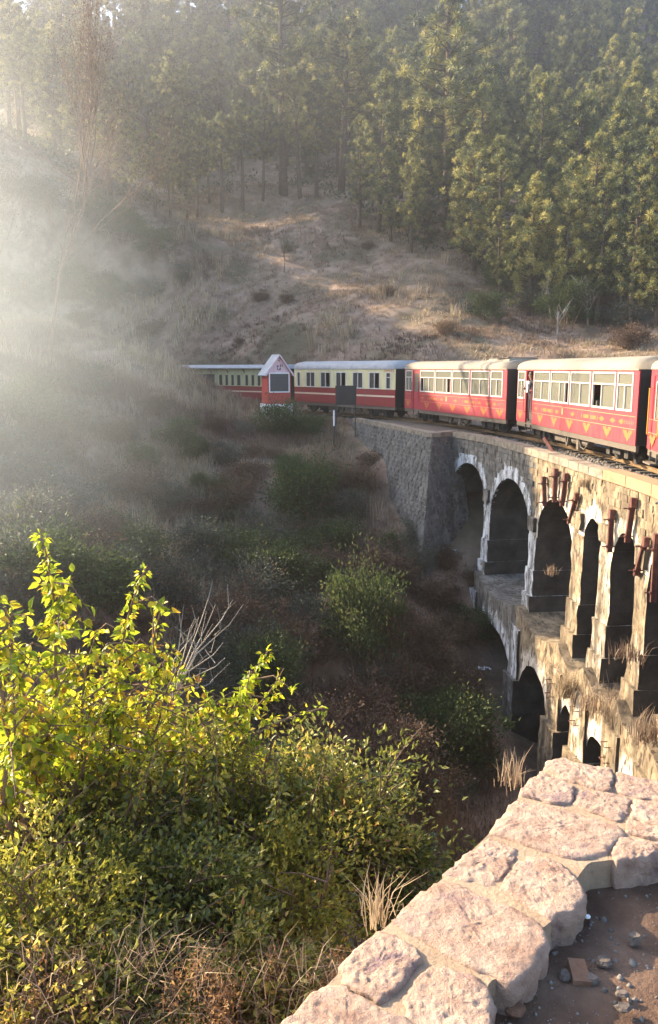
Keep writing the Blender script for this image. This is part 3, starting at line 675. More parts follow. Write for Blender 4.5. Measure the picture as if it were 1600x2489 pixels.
def shell(root, L, wins, z0w, z1w, lower, upper, door=None, far_wall='interior', name_low='lower_panel'):
    y = -HW; t = .035; spans = sorted([(a, b_) for a, b_, *_ in wins])
    dx = door
    segs = [(-L / 2, L / 2)] if not dx else [(-L / 2, dx[0]), (dx[1], L / 2)]
    mb = MB()
    for a, b_ in segs: mb.box((a, y, ZB), (b_, y + t, z0w))
    mb.build(name_low, M[lower], root)
    mb = MB(); cur = -L / 2
    allow = sorted(spans + ([dx] if dx else []))
    for a, b_ in allow:
        if a > cur + .004: mb.box((cur, y, z0w), (a, y + t, z1w))
        cur = b_
    if cur < L / 2: mb.box((cur, y, z0w), (L / 2, y + t, z1w))
    mb.box((-L / 2, y + .001, z1w), (L / 2, y + t, ZG)); mb.build('window_band', M[upper], root)
    mb = MB(); mb.box((-L / 2 + .03, HW - .03, ZB), (L / 2 - .03, HW, ZG)); mb.build('far_side_wall', M[lower], root)
    mb = MB(); mb.box((-L / 2 + .05, -HW + .05, ZB - .02), (L / 2 - .05, HW - .05, ZB + .06)); mb.build('floor', M['interior'], root)
    for k in range(8):
        x = -L / 2 + 1.4 + k * (L - 2.2) / 8
        for q in (-.62, .55): mb = MB(); mb.add([(x, q - .38, ZB + .06), (x + .45, q - .38, ZB + .06), (x + .45, q - .38, ZB + .48), (x + .09, q - .38, ZB + .48), (x + .09, q - .38, ZB + 1.05), (x, q - .38, ZB + 1.05), (x, q + .38, ZB + .06), (x + .45, q + .38, ZB + .06), (x + .45, q + .38, ZB + .48), (x + .09, q + .38, ZB + .48), (x + .09, q + .38, ZB + 1.05), (x, q + .38, ZB + 1.05)], [(0, 1, 2, 3, 4, 5), (6, 7, 8, 9, 10, 11)[::-1]] + [(j, j + 6, (j + 1) % 6 + 6, (j + 1) % 6) for j in range(6)]); mb.build('seat', M['interior'], root)
    for e, nm in ((-1, 'end_wall'), (1, 'end_wall')):
        mb = MB(); x = e * (L / 2 - .02); mb.box((x - .018, -HW + .002, ZB), (x + .018, HW - .002, ZG)); mb.build(nm, M['black'], root)
        mb = MB(); x = e * (L / 2 + .13)
        mb.box((x - .13, -.52, ZB + .1), (x + .13, -.44, 2.5)); mb.box((x - .13, .44, ZB + .1), (x + .13, .52, 2.5)); mb.box((x - .13, -.52, 2.5), (x + .13, .52, 2.58)); mb.build('gangway', M['black'], root)
    mb = MB(); mb.box((-L / 2, -HW + .03, ZB - .17), (L / 2, -HW + .11, ZB - .003)); mb.box((-L / 2, HW - .11, ZB - .17), (L / 2, HW - .03, ZB - .003)); mb.box((-L / 2 + .1, -.3, ZB - .22), (L / 2 - .1, .3, ZB - .04)); mb.build('sole_bar', M['sole'], root)
    mb = MB(); mb.box((-1.5, -.8, .2), (-.5, -.35, .44)); mb.tube([(.2, -.75, .33), (1.5, -.75, .33)], .12, 10); mb.bar((-.2, -.9, .5), (-.05, -.9, .12), .06, .06); mb.bar((.1, -.9, .5), (-.05, -.9, .12), .06, .06)
    mb.tube([(1.0, -.92, .4), (1.2, -.94, .2), (1.5, -.94, .16), (1.8, -.92, .42)], .02, 5); mb.box((.85, -.95, .1), (1.02, -.85, .44)); mb.build('underframe_gear', M['sole'], root)
    mb = MB()
    for e in (-1, 1): mb.box((e * (L / 2 + .02) - .0, -.12, .42), (e * (L / 2 + .30), .12, .62)) if e > 0 else mb.box((-L / 2 - .30, -.12, .42), (-L / 2 - .02, .12, .62))
    mb.build('coupler', M['chassis'], root)
    for s_ in (-1, 1): bogie(root, s_ * (L / 2 - 1.75))
def handrail(root, x, z0, z1, mat='handrail'):
    mb = MB(); mb.tube([(x, -HW, z0), (x, -HW - .07, z0 + .04), (x, -HW - .07, z1 - .04), (x, -HW, z1)], .015, 6); mb.build('handrail', M[mat], root)
def step(root, x):
    mb = MB(); mb.box((x - .32, -HW - .16, .30), (x + .32, -HW + .05, .34)); mb.bar((x - .3, -HW, .32), (x - .3, -HW, ZB - .05), .04, .02); mb.bar((x + .3, -HW, .32), (x + .3, -HW, ZB - .05), .04, .02); mb.build('footstep', M['sole'], root)
def motifs(root, L, x0):
    mb = MB(); y = -HW - .001; x1 = L / 2 - .06
    for z in (1.35, 1.02):
        for (a, b_) in ((-L / 2 + .03, -L / 2 + .95), (x0, x1)): quadplate(mb, [(a, z), (b_, z), (b_, z + .012), (a, z + .012)], y)
    mb.build('painted_line', M['motifpale'], root)
    zc = 1.185
    def piece(pts, nm): mb = MB(); quadplate(mb, pts, y); mb.build(nm, M['motif'], root)
    for f_ in (.04, .30, .47, .74, .83, .90):
        x = x0 + (x1 - x0) * f_; w_, h_ = .2, .075; piece([(x - w_, zc), (x, zc - h_), (x + w_, zc), (x, zc + h_)], 'painted_diamond')
    for f_ in (.155, .215, .60, .665):
        x = x0 + (x1 - x0) * f_; w_, h_ = .21, .055; piece([(x - w_, zc - h_), (x + w_, zc - h_), (x + w_, zc + h_), (x - w_, zc + h_)], 'painted_bar')
    for f_ in (.115, .255, .56, .705):
        x = x0 + (x1 - x0) * f_; piece([(x - .02, zc - .09), (x + .03, zc), (x - .02, zc + .09), (x - .05, zc)], 'painted_bracket')
    for x in [x0 + (x1 - x0) * f_ for f_ in (.10, .27, .44, .61, .79, .95)] + [-L / 2 + .45]:
        w_ = .30; z = .985
        piece([(x - w_, z), (x - w_ + .06, z - .1), (x - w_ + .10, z - .1), (x - .14, z - .2), (x - .10, z - .2), (x, z - .31), (x + .10, z - .2), (x + .14, z - .2), (x + w_ - .10, z - .1), (x + w_ - .06, z - .1), (x + w_, z), (x + .07, z), (x, z - .09), (x - .07, z)], 'painted_triangle')
    mb = MB(); x = x0 + (x1 - x0) * .36; quadplate(mb, [(x - .06, 1.12), (x + .06, 1.12), (x + .06, 1.32), (x - .06, 1.32)], y - .004); mb.build('name_plate', M['motifpale'], root)
    mb = MB()
    for k in range(7): x = x1 - .75 + k * .1; quadplate(mb, [(x, 1.14), (x + .06, 1.14), (x + .06, 1.24), (x, 1.24)], y)
    mb.build('painted_lettering', M['sole'], root)
def red_coach(pf, pn, label, door_open, opens, roof, hatch=False):
    loc, rz, L = coach_frame(pf, pn); root = empty('railway_coach', loc, rz, label, 'train coach', 'coaches of the train')
    T = lambda f_: -L / 2 + L * f_
    fr = [(.01, .095), (.19, .354), (.364, .529), (.538, .697), (.709, .866), (.876, .972)]
    wins = [(T(a), T(b_)) for a, b_ in fr]; door = (T(.105), T(.18)); z0, z1 = 1.47, 2.5
    shell(root, L, wins, z0, z1, 'redpaint', 'redpaint', door)
    for k, (a, b_) in enumerate(wins): window(root, a + .006, b_ - .006, z0 + .004, z1 - .004, 'alum', (.5,) if k not in opens else opens[k][0], None if k not in opens else opens[k][1], 2.14)
    if not door_open:
        mb = MB(); y = -HW + .025; a, b_ = door[0] + .006, door[1] - .006; mb.box((a, y, ZB), (b_, y + .03, 1.47)); mb.box((a, y, 1.47), (a + .1, y + .03, 2.5)); mb.box((b_ - .1, y, 1.47), (b_, y + .03, 2.5)); mb.box((a + .1, y, 2.35), (b_ - .1, y + .03, 2.5)); d_ = mb.build('door', M['redpaint'], root)
        mb = MB(); mb.box((a + .1, y + .012, 1.47), (b_ - .1, y + .016, 2.35)); mb.build('pane', M['glass'], d_)
    else:
        mb = MB(); a = door[0] + .02; mb.box((a, -HW + .06, ZB), (a + .03, -HW + .7, 2.45)); mb.build('door', M['maroon'], root)
    handrail(root, door[0] - .05, 1.0, 1.95, 'maroon'); handrail(root, door[1] + .05, 1.0, 1.95, 'maroon'); step(root, (door[0] + door[1]) / 2)
    motifs(root, L, door[1] + .08)
    roof_mesh(L + .02).build('roof', M[roof], root, smooth=True)
    if hatch:
        mb = MB(); mb.hexa([(L / 2 - 2.4, -.75, 2.80), (L / 2 - .5, -.75, 2.80), (L / 2 - .5, .75, 2.80), (L / 2 - 2.4, .75, 2.80), (L / 2 - 2.3, -.6, 2.97), (L / 2 - .6, -.6, 2.99), (L / 2 - .6, .6, 3.0), (L / 2 - 2.3, .6, 2.97)]); mb.build('roof_hatch', M[roof], root)
        mb = MB(); mb.bar((L / 2 - .7, -.7, 3.0), (L / 2 - .55, .7, 3.03), .12, .02); mb.bar((L / 2 - 1.5, -.66, 2.97), (L / 2 - .55, -.66, 3.03), .08, .02); mb.build('hatch_edge', M['sole'], root)
    mb = MB(); mb.box((-L / 2, -HW - .03, ZG - .03), (L / 2, -HW - .002, ZG + .005)); mb.build('gutter', M[roof], root)
    return root, L
c3, L3 = red_coach((7.2, 31.0), (7.92, 20.75), 'red coach with yellow motifs and a person standing in its open door', True, {2: ((.5, .78), 2), 4: ((.42,), 0)}, 'roofpaint')
c2, L2 = red_coach((3.85, 41.2), (6.85, 31.3), 'red coach with yellow motifs and a raised roof hatch, door shut, behind the cream coach', False, {1: ((.26, .62), 0), 2: ((.5, .72), 2)}, 'roofpaint', True)
# nearest coach, mostly out of the picture
loc, rz, L = coach_frame((7.97, 20.1), (6.75, 10.3)); c4 = empty('railway_coach', loc, rz, 'red coach cut off by the right edge, orange handrails beside its door', 'train coach', 'coaches of the train')
T = lambda f_: -L / 2 + L * f_
wn4 = [(T(.2), T(.34)), (T(.36), T(.5)), (T(.52), T(.66)), (T(.68), T(.82))]; dr4 = (T(.03), T(.105))
shell(c4, L, wn4, 1.47, 2.42, 'redpaint', 'redpaint', dr4)
for a, b_ in wn4: window(c4, a + .006, b_ - .006, 1.474, 2.416, 'alum', (.5,), None, 2.1)
mb = MB(); y = -HW + .02; a, b_ = dr4[0] + .006, dr4[1] - .006; mb.box((a, y, ZB), (b_, y + .03, 1.4)); mb.box((a, y, 1.4), (a + .2, y + .03, 2.415)); mb.box((b_ - .2, y, 1.4), (b_, y + .03, 2.415)); mb.box((a + .2, y, 2.25), (b_ - .2, y + .03, 2.415)); d_ = mb.build('door', M['redpaint'], c4)
window(d_, a + .18, b_ - .18, 1.4, 2.26, 'alum', (), None, None, curtains=False) if False else None
mb = MB(); mb.box((a + .2, y + .01, 1.4), (b_ - .2, y + .014, 2.25)); mb.build('pane', M['glass'], d_)
mb = MB(); mb.box((a + .17, y - .012, 1.37), (a + .2, y - .002, 2.28)); mb.box((b_ - .2, y - .012, 1.37), (b_ - .17, y - .002, 2.28)); mb.box((a + .2, y - .012, 2.25), (b_ - .2, y - .002, 2.28)); mb.build('door_frame', M['alum'], d_)
handrail(c4, dr4[0] - .1, .95, 2.15); handrail(c4, dr4[1] + .1, .95, 2.15); step(c4, (dr4[0] + dr4[1]) / 2); motifs(c4, L, dr4[1] + .2)
roof_mesh(L + .02).build('roof', M['roofpaint'], c4, smooth=True)
# cream and maroon coach
def invp(fr_, Yf, Yn): return fr_ * Yf / (fr_ * Yf + (1 - fr_) * Yn)
loc, rz, L = coach_frame((-2.1, 49.2), (3.4, 41.7)); c1 = empty('railway_coach', loc, rz, 'cream and maroon coach with sliding windows behind the black notice board', 'train coach', 'coaches of the train')
T = lambda f_: -L / 2 + L * invp(f_, 49.2, 41.7)
fr = [(.028, .062), (.115, .207), (.258, .36), (.41, .515), (.575, .682), (.738, .85), (.905, .957)]
wins = [(T(a), T(b_)) for a, b_ in fr]; z0, z1 = 1.50, 2.40
shell(c1, L, wins, z0, z1, 'maroon', 'cream')
for k, (a, b_) in enumerate(wins): window(c1, a + .006, b_ - .006, z0 + .004, z1 - .004, 'alum', (.5,) if 0 < k < 6 else (), {1: None, 2: 1, 3: 1, 5: 1}.get(k), 2.1 if k == 6 else None, 'darkglass', .055, curtains=k in (1, 5))
mb = MB(); y = -HW - .001; quadplate(mb, [(-L / 2 + .03, 1.10), (L / 2 - .03, 1.10), (L / 2 - .03, 1.19), (-L / 2 + .03, 1.19)], y); mb.build('painted_line', M['creamline'], c1)
mb = MB(); mb.box((-L / 2, -HW - .012, 1.46), (L / 2, -HW - .001, 1.50)); mb.build('waist_moulding', M['maroon'], c1)
roof_mesh(L + .02, crown=3.0).build('roof', M['roofgrey'], c1, smooth=True)
mb = MB(); 
for k in range(9): x = -L / 2 + .5 + k * (L - 1) / 8; mb.box((x - .012, -HW - .03, ZG + .0), (x + .012, -HW - .015, ZG + .12))
mb.box((-L / 2, -HW - .04, ZG - .03), (L / 2, -HW - .002, ZG + .005)); mb.build('gutter', M['roofgrey'], c1)
step(c1, -L / 2 + .5)
fc = bpy.data.curves.new('number', 'FONT'); fc.body = "[2433]"; fc.size = .3; fc.extrude = .002; fc.align_x = 'RIGHT'
tmp = bpy.data.objects.new('number_text', fc); col.objects.link(tmp); bpy.context.view_layer.update()
me = bpy.data.meshes.new_from_object(tmp.evaluated_get(bpy.context.evaluated_depsgraph_get())); bpy.data.objects.remove(tmp)
me.materials.clear(); me.materials.append(M['redletter']); o = link('painted_number', me, c1, (L / 2 - .12, -HW - .008, 2.415), (R(90), 0, 0), (1, .55, 1))
# old van at the head
loc, rz, L = coach_frame((-10.5, 56.6), (-2.75, 50.2)); c0 = empty('railway_coach', loc, rz, 'old cream and maroon coach with narrow windows behind the red hut', 'train coach', 'coaches of the train')
T = lambda f_: -L / 2 + L * f_
fr = [(.06, .12), (.41, .45), (.47, .505), (.525, .56), (.58, .62), (.655, .69), (.71, .745), (.765, .80), (.83, .87)]; dr0 = (T(.20), T(.37))
wins = [(T(a), T(b_)) for a, b_ in fr]; z0, z1 = 1.45, 2.2
shell(c0, L, wins, z0, z1, 'maroon', 'dullcream', dr0)
for a, b_ in wins: window(c0, a + .006, b_ - .006, z0 + .004, z1 - .004, 'dullcream', (), None, None, 'darkglass', .04, curtains=False)
mb = MB(); y = -HW + .03; a, b_ = dr0[0] + .01, dr0[1] - .01; mb.box((a, y, ZB), (b_, y + .03, 2.195)); d_ = mb.build('sliding_door', M['slate'], c0)
mb = MB(); mb.box((a, y - .02, 1.35), (b_, y - .002, 1.42)); mb.box(((a + b_) / 2 - .03, y - .02, ZB), ((a + b_) / 2 + .03, y - .002, 1.34)); mb.build('door_rail', M['chassis'], d_)
mb = MB(); quadplate(mb, [(-L / 2 + .4 + L * .35, 1.08), (L / 2 - .03, 1.08), (L / 2 - .03, 1.16), (-L / 2 + .4 + L * .35, 1.16)], -HW - .001); mb.build('painted_line', M['creamline'], c0)
r_ = roof_mesh(L + .5, crown=2.82); r_.build('roof', M['roofgrey'], c0, smooth=True)
mb = MB(); mb.box((-L / 2 - .25, -HW - .32, ZG - .0), (L / 2 + .25, -HW + .05, ZG + .035)); mb.build('roof_eave', M['roofgrey'], c0)
mb = MB(); 
for k in range(7): x = -L / 2 + .3 + k * (L - .6) / 6; mb.bar((x, -HW - .25, ZG), (x, -HW, 2.3), .04, .04)
mb.build('eave_bracket', M['sole'], c0)

# ------------------------------------------------------------------ passengers
def person(name, loc, rz, label, top, pose='sit', hair=True, group=None):
    root = empty(name, loc, rz, label, 'person', group)
    if pose == 'stand':
        J = [((0, 0, .92), .15), ((0, 0, 1.12), .15), ((0, -.03, 1.36), .17), ((0, -.05, 1.48), .06), ((0, -.08, 1.56), .075), ((0, -.1, 1.66), .10), ((0, -.1, 1.74), .085),
             ((.2, -.03, 1.40), .065), ((.27, -.12, 1.16), .05), ((.25, -.30, 1.10), .04), ((-.2, -.03, 1.40), .065), ((-.26, -.10, 1.16), .05), ((-.22, -.28, 1.2), .04),
             ((.1, 0, .85), .10), ((.11, -.02, .48), .075), ((.11, .02, .08), .05), ((.11, -.12, .04), .045), ((-.1, 0, .85), .10), ((-.11, -.02, .48), .075), ((-.11, .02, .08), .05), ((-.11, -.12, .04), .045)]
        E = [(0, 1), (1, 2), (2, 3), (3, 4), (4, 5), (5, 6), (2, 7), (7, 8), (8, 9), (2, 10), (10, 11), (11, 12), (0, 13), (13, 14), (14, 15), (15, 16), (0, 17), (17, 18), (18, 19), (19, 20)]
    else:
        J = [((0, 0, .48), .15), ((0, 0, .70), .15), ((0, -.03, .92), .17), ((0, -.05, 1.04), .06), ((0, -.07, 1.12), .075), ((0, -.09, 1.22), .10), ((0, -.09, 1.30), .085),
             ((.2, -.03, .96), .065), ((.27, -.10, .72), .05), ((.22, -.30, .70), .04), ((-.2, -.03, .96), .065), ((-.26, -.10, .72), .05), ((-.2, -.3, .72), .04),
             ((.1, -.1, .46), .10), ((.11, -.42, .46), .075), ((.11, -.44, .08), .05), ((-.1, -.1, .46), .10), ((-.11, -.42, .46), .075), ((-.11, -.44, .08), .05)]
        E = [(0, 1), (1, 2), (2, 3), (3, 4), (4, 5), (5, 6), (2, 7), (7, 8), (8, 9), (2, 10), (10, 11), (11, 12), (0, 13), (13, 14), (14, 15), (0, 16), (16, 17), (17, 18)]
    me = bpy.data.meshes.new('body'); me.from_pydata([j[0] for j in J], E, []); me.materials.append(M[top]); me.materials.append(M['skin']); me.update()
    o = link('body', me, root); sk = o.modifiers.new('skin', 'SKIN'); ss = o.modifiers.new('sub', 'SUBSURF'); ss.levels = 1; ss.render_levels = 1
    for k, j in enumerate(J): me.skin_vertices[0].data[k].radius = (j[1], j[1] * .85)
    me.skin_vertices[0].data[0].use_root = True
    bpy.context.view_layer.update(); em = bpy.data.meshes.new_from_object(o.evaluated_get(bpy.context.evaluated_depsgraph_get())); o.modifiers.clear(); o.data = em
    em.materials.clear(); em.materials.append(M[top]); em.materials.append(M['skin'])
    hz = J[3][0][2]
    for p in em.polygons:
        c = p.center
        if c.z > hz or (abs(c.x) > .14 and c.y < -.2 and c.z > .6): p.material_index = 1
        p.use_smooth = True
    mb = MB(); hc = Vector(J[5][0]) + Vector((0, .02, .05)); n1, n2 = 10, 6
    for a in range(n2 + 1):
        ph = math.pi * .5 * (1 - a / n2) if False else math.pi * (.05 + .55 * a / n2)
        for q in range(n1): t = 2 * math.pi * q / n1; mb.v.append((hc.x + .115 * math.sin(ph) * math.cos(t), hc.y + .115 * math.sin(ph) * math.sin(t) + .02, hc.z + .105 * math.cos(ph))); mb.w.append(0)
    for a in range(n2):
        for q in range(n1): mb.f.append((a * n1 + q, a * n1 + (q + 1) % n1, (a + 1) * n1 + (q + 1) % n1, (a + 1) * n1 + q))
    mb.f.append(tuple(range(n1))); mb.build('hair', M['hair'], root, smooth=True)
    mb = MB(); hp = Vector(J[5][0]); mb.add([hp + Vector((-.015, -.09, .02)), hp + Vector((.015, -.09, .02)), hp + Vector((.02, -.09, -.03)), hp + Vector((-.02, -.09, -.03)), hp + Vector((0, -.125, -.025))], [(0, 1, 4), (1, 2, 4), (2, 3, 4), (3, 0, 4)]); mb.build('nose', M['skin'], root)
    return root
def incoach(c, x, y, z): rz = c.rotation_euler.z; v = Matrix.Rotation(rz, 3, 'Z') @ Vector((x, y, z)); return Vector(c.location) + v
def seated(c, x, label, top, turn=0.0, y=-.66): return person('person', incoach(c, x, y, ZB + .06), c.rotation_euler.z + turn, label, top)
pd = person('person', incoach(c3, -L3 / 2 + L3 * .143, -.93, ZB + .06), c3.rotation_euler.z + .25, 'person in dark clothes with black hair leaning out of an open coach door', 'darkcloth', 'stand')
mb = MB(); mb.box((-.1, -.235, 1.36), (.1, -.2, 1.46)); mb.box((-.12, -.21, 1.05), (-.02, -.18, 1.36)); mb.build('collar', M['shirt'], pd)
seated(c3, -L3 / 2 + L3 * .80, 'passenger in a pale shirt at the open window of the sunlit red coach', 'shirt', -1.5)
seated(c2, -L2 / 2 + L2 * .925, 'passenger in a white shirt at the last window of the shaded red coach', 'shirt', -1.5)
seated(c2, -L2 / 2 + L2 * .60, 'passenger in white leaning at the middle window of the shaded red coach', 'shirt', 1.5)
L1 = math.dist((-2.1, 49.2), (3.4, 41.7))
seated(c1, -L1 / 2 + L1 * .37, 'passenger in white at the third window of the cream coach', 'shirt', 1.5)
seated(c1, -L1 / 2 + L1 * .53, 'dark clothed passenger at the window above the black notice board', 'darkcloth', 1.5)
seated(c1, -L1 / 2 + L1 * .87, 'passenger in white by the second to last window of the cream coach', 'shirt', -1.5)

# ------------------------------------------------------------------ hut, board, marker post
hb = P(672, 986, 46.2); zg = hb.z
hut = empty('trackside_hut', (hb.x, hb.y, zg), R(20), 'small red hut with pink gable and grey roof beside the train', 'hut')
W2, D2, HH = .68, .62, 1.86
mb = MB(); mb.box((-W2, -D2, .0), (W2, D2, HH)); mb.build('wall', M['hutred'], hut)
mb = MB(); mb.box((-W2 - .08, -D2 - .08, -1.2), (W2 + .08, D2 + .08, .12)); mb.build('plinth', M['white'], hut)
mb = MB(); mb.add([(-W2, -D2 - .01, HH), (W2, -D2 - .01, HH), (0, -D2 - .01, HH + .92), (-W2, D2, HH), (W2, D2, HH), (0, D2, HH + .92)], [(0, 1, 2), (5, 4, 3), (0, 3, 4, 1), (1, 4, 5, 2), (0, 2, 5, 3)]); mb.build('gable', M['hutpink'], hut)
for s_ in (-1, 1):
    mb = MB(); e = Vector((s_ * (W2 + .16), 0, HH - .19)); t = Vector((0, 0, HH + .96)); n_ = Vector((s_ * .045, 0, .035))
    mb.hexa([(e.x, -D2 - .16, e.z), (t.x + s_ * .003, -D2 - .16, t.z), (t.x + s_ * .003, D2 + .16, t.z), (e.x, D2 + .16, e.z), (e.x + n_.x, -D2 - .16, e.z + n_.z), (t.x + s_ * .003, -D2 - .16, t.z + .05), (t.x + s_ * .003, D2 + .16, t.z + .05), (e.x + n_.x, D2 + .16, e.z + n_.z)]); mb.build('roof_slope', M['hutroof'], hut)
    mb = MB(); mb.bar((e.x * .98, -D2 - .175, e.z + .0), (s_ * .02, -D2 - .175, t.z - .01), .02, .07); mb.build('barge_board', M['hutpink'], hut)
mb = MB(); mb.box((-.54, -D2 - .03, .82), (.54, -D2 - .003, 1.80)); bd = mb.build('notice_panel', M['slate'], hut)
mb = MB()
for k in range(4): mb.box((-.5, -D2 - .034, .98 + k * .2), (.5, -D2 - .031, .99 + k * .2))
mb.build('panel_rib', M['chassis'], bd)
mb = MB()
for a, b_ in (((-.60, .76), (.60, .82)), ((-.60, 1.80), (.60, 1.86)), ((-.60, .82), (-.54, 1.80)), ((.54, .82), (.60, 1.80))): mb.box((a[0], -D2 - .045, a[1]), (b_[0], -D2 - .004, b_[1]))
mb.build('panel_frame', M['white'], bd)
mb = MB()
for (x, z, w_, h_) in ((-.08, 2.22, .12, .08), (.08, 2.24, .06, .16), (.18, 2.25, .05, .14), (0, 2.02, .2, .05), (-.1, 2.1, .05, .14), (.06, 2.08, .08, .1), (0, 2.52, .08, .05)): mb.box((x - w_ / 2, -D2 - .016, z - h_ / 2), (x + w_ / 2, -D2 - .0105, z + h_ / 2))
mb.build('painted_emblem', M['slate'], hut)
q = P(841, 984, 41.3); nb = empty('notice_board', (q.x, q.y, h1(q.x, q.y)), R(8), 'black notice board on two thin posts in front of the cream coach', 'board'); hz = P(841, 984, 41.3).z - nb.location.z
mb = MB(); mb.box((-.54, -.02, hz), (.54, .02, hz + .97)); mb.build('board', M['black'], nb)
for s_ in (-1, 1): mb = MB(); mb.box((s_ * .50 - .025, .022, -.3), (s_ * .50 + .025, .07, hz + .9)); mb.build('post', M['chassis'], nb)
q = P(812, 1038, 40.2); z_ = h1(q.x, q.y); mp_ = empty('marker_post', (q.x, q.y, z_), 0, 'short black post with a white top left of the bridge wall', 'post')
tp = P(812, 997, 40.2).z - z_
mb = MB(); mb.tube([(0, 0, -.3), (0, 0, tp * .6)], .045, 8); mb.build('shaft', M['chassis'], mp_)
mb = MB(); mb.tube([(0, 0, tp * .6), (0, 0, tp)], .046, 8); mb.build('white_top', M['white'], mp_)
# ------------------------------------------------------------------ pines
def pine_proto(seed, h, crown0, rad, dens=1.0, taperp=.8):
    rng = np.random.default_rng(seed); rr = random.Random(seed)
    root = empty('pine_tree'); mb = MB()
    bend = [(rr.uniform(-.25, .25), rr.uniform(-.25, .25)) for _ in range(2)]
    def axis(t): return Vector((bend[0][0] * t + bend[1][0] * t * t, bend[0][1] * t + bend[1][1] * t * t, h * t))
    mb.tube([axis(k / 8) - Vector((0, 0, .8 if k == 0 else 0)) for k in range(9)], [(.024 * h * .75) * (1 - k / 8) ** .8 + .02 for k in range(9)], 8)
    cl = []; nb_ = int(46 * dens)
    for k in range(nb_):
        t = crown0 + (1 - crown0) * (k + rr.random()) / nb_; f_ = (t - crown0) / (1 - crown0)
        L = rad * (math.sin(math.pi * min(1, .22 + .78 * f_)) ** taperp) * rr.uniform(.6, 1.12) + .25
        a = rr.random() * 6.283 + k * 2.4; base = axis(t); d = Vector((math.cos(a), math.sin(a), rr.uniform(.05, .5)))
        tip = base + d * L + Vector((0, 0, .15 * L)); mb.tube([base, base.lerp(tip, .5) - Vector((0, 0, .06 * L)), tip], [.05, .035, .012], 4)
        for q in range(max(2, int(L * 2.2))):
            g = rr.uniform(.35, 1.05); p = base.lerp(tip, g) + Vector((rr.gauss(0, .22), rr.gauss(0, .22), rr.gauss(.05, .2))); cl.append((*p, rr.uniform(.30, .50)))
    for q in range(6): p = axis(rr.uniform(.95, 1.02)); cl.append((p.x + rr.gauss(0, .12), p.y + rr.gauss(0, .12), p.z, .4))
    if crown0 > .3:                       # dead stubs on the bare bole
        for q in range(7): t = rr.uniform(.2, crown0); a = rr.random() * 6.28; b0 = axis(t); mb.tube([b0, b0 + Vector((math.cos(a), math.sin(a), .2)) * rr.uniform(.5, 1.4)], [.03, .01], 4)
    cl = np.array(cl); n_ = 84; N = len(cl) * n_
    c = np.repeat(cl[:, :3], n_, 0); r = np.repeat(cl[:, 3], n_)
    d = rng.normal(size=(N, 3)); d[:, 2] += .35; d /= np.linalg.norm(d, axis=1, keepdims=True)
    st = c + d * (r * rng.uniform(.0, .35, N))[:, None]; ln = r * rng.uniform(.6, 1.0, N)
    s = np.cross(d, rng.normal(size=(N, 3))); s /= np.linalg.norm(s, axis=1, keepdims=True) + 1e-9; wd = rng.uniform(.012, .03, N)[:, None]
    tip = st + d * ln[:, None]; mid = (st + tip) / 2
    V = np.stack([st, mid + s * wd, tip, mid - s * wd], 1).reshape(-1, 3); i4 = np.arange(N) * 4
    F = np.stack([i4, i4 + 1, i4 + 2, i4 + 3], 1)
    cr = np.repeat(rng.random(len(cl)) * .65 + .2, n_) + rng.normal(size=N) * .12
    link('crown', np_mesh('crown', V, F, M['pine'], np.repeat(np.clip(cr, 0, 1), 4)), root); mb.build('trunk', M['bark'], root, smooth=True)
    return root
tall = [pine_proto(21, 17, .40, 3.3, 1.6), pine_proto(22, 19, .38, 3.6, 1.7), pine_proto(23, 15, .32, 3.1, 1.5), pine_proto(27, 16, .46, 3.0, 1.5)]
full = [pine_proto(24, 15, .14, 2.5, 1.9, .9), pine_proto(25, 17, .20, 2.6, 1.9, .95), pine_proto(26, 12, .10, 2.2, 1.8, .9)]
LT = {'tall': ('tall pine with a bare trunk on the hazy forested slope', 'tall bare trunked pines'), 'full': ('bushy pine with foliage low down its trunk in the dense forest', 'bushy young pines')}
used = set()
def put(proto, loc, rz, s, label=None, cat=None, group=None, tilt=(0, 0)):
    o = proto if proto.name not in used else copy_tree(proto)
    used.add(proto.name); o.location = loc; o.rotation_euler = (tilt[0], tilt[1], rz); o.scale = (s[0], s[1], s[2]) if hasattr(s, '__len__') else (s, s, s)
    tag(o, label, cat, group); return o
tx = [-60, -35, -23, -13, -3, 3, 7.6, 13.3, 17.5, 23, 60]; tyy = [82, 80, 82, 92, 96, 81, 75, 69, 63, 57, 46]
def treeline(x): return np.interp(x, tx, tyy)
random.seed(31); spots = []
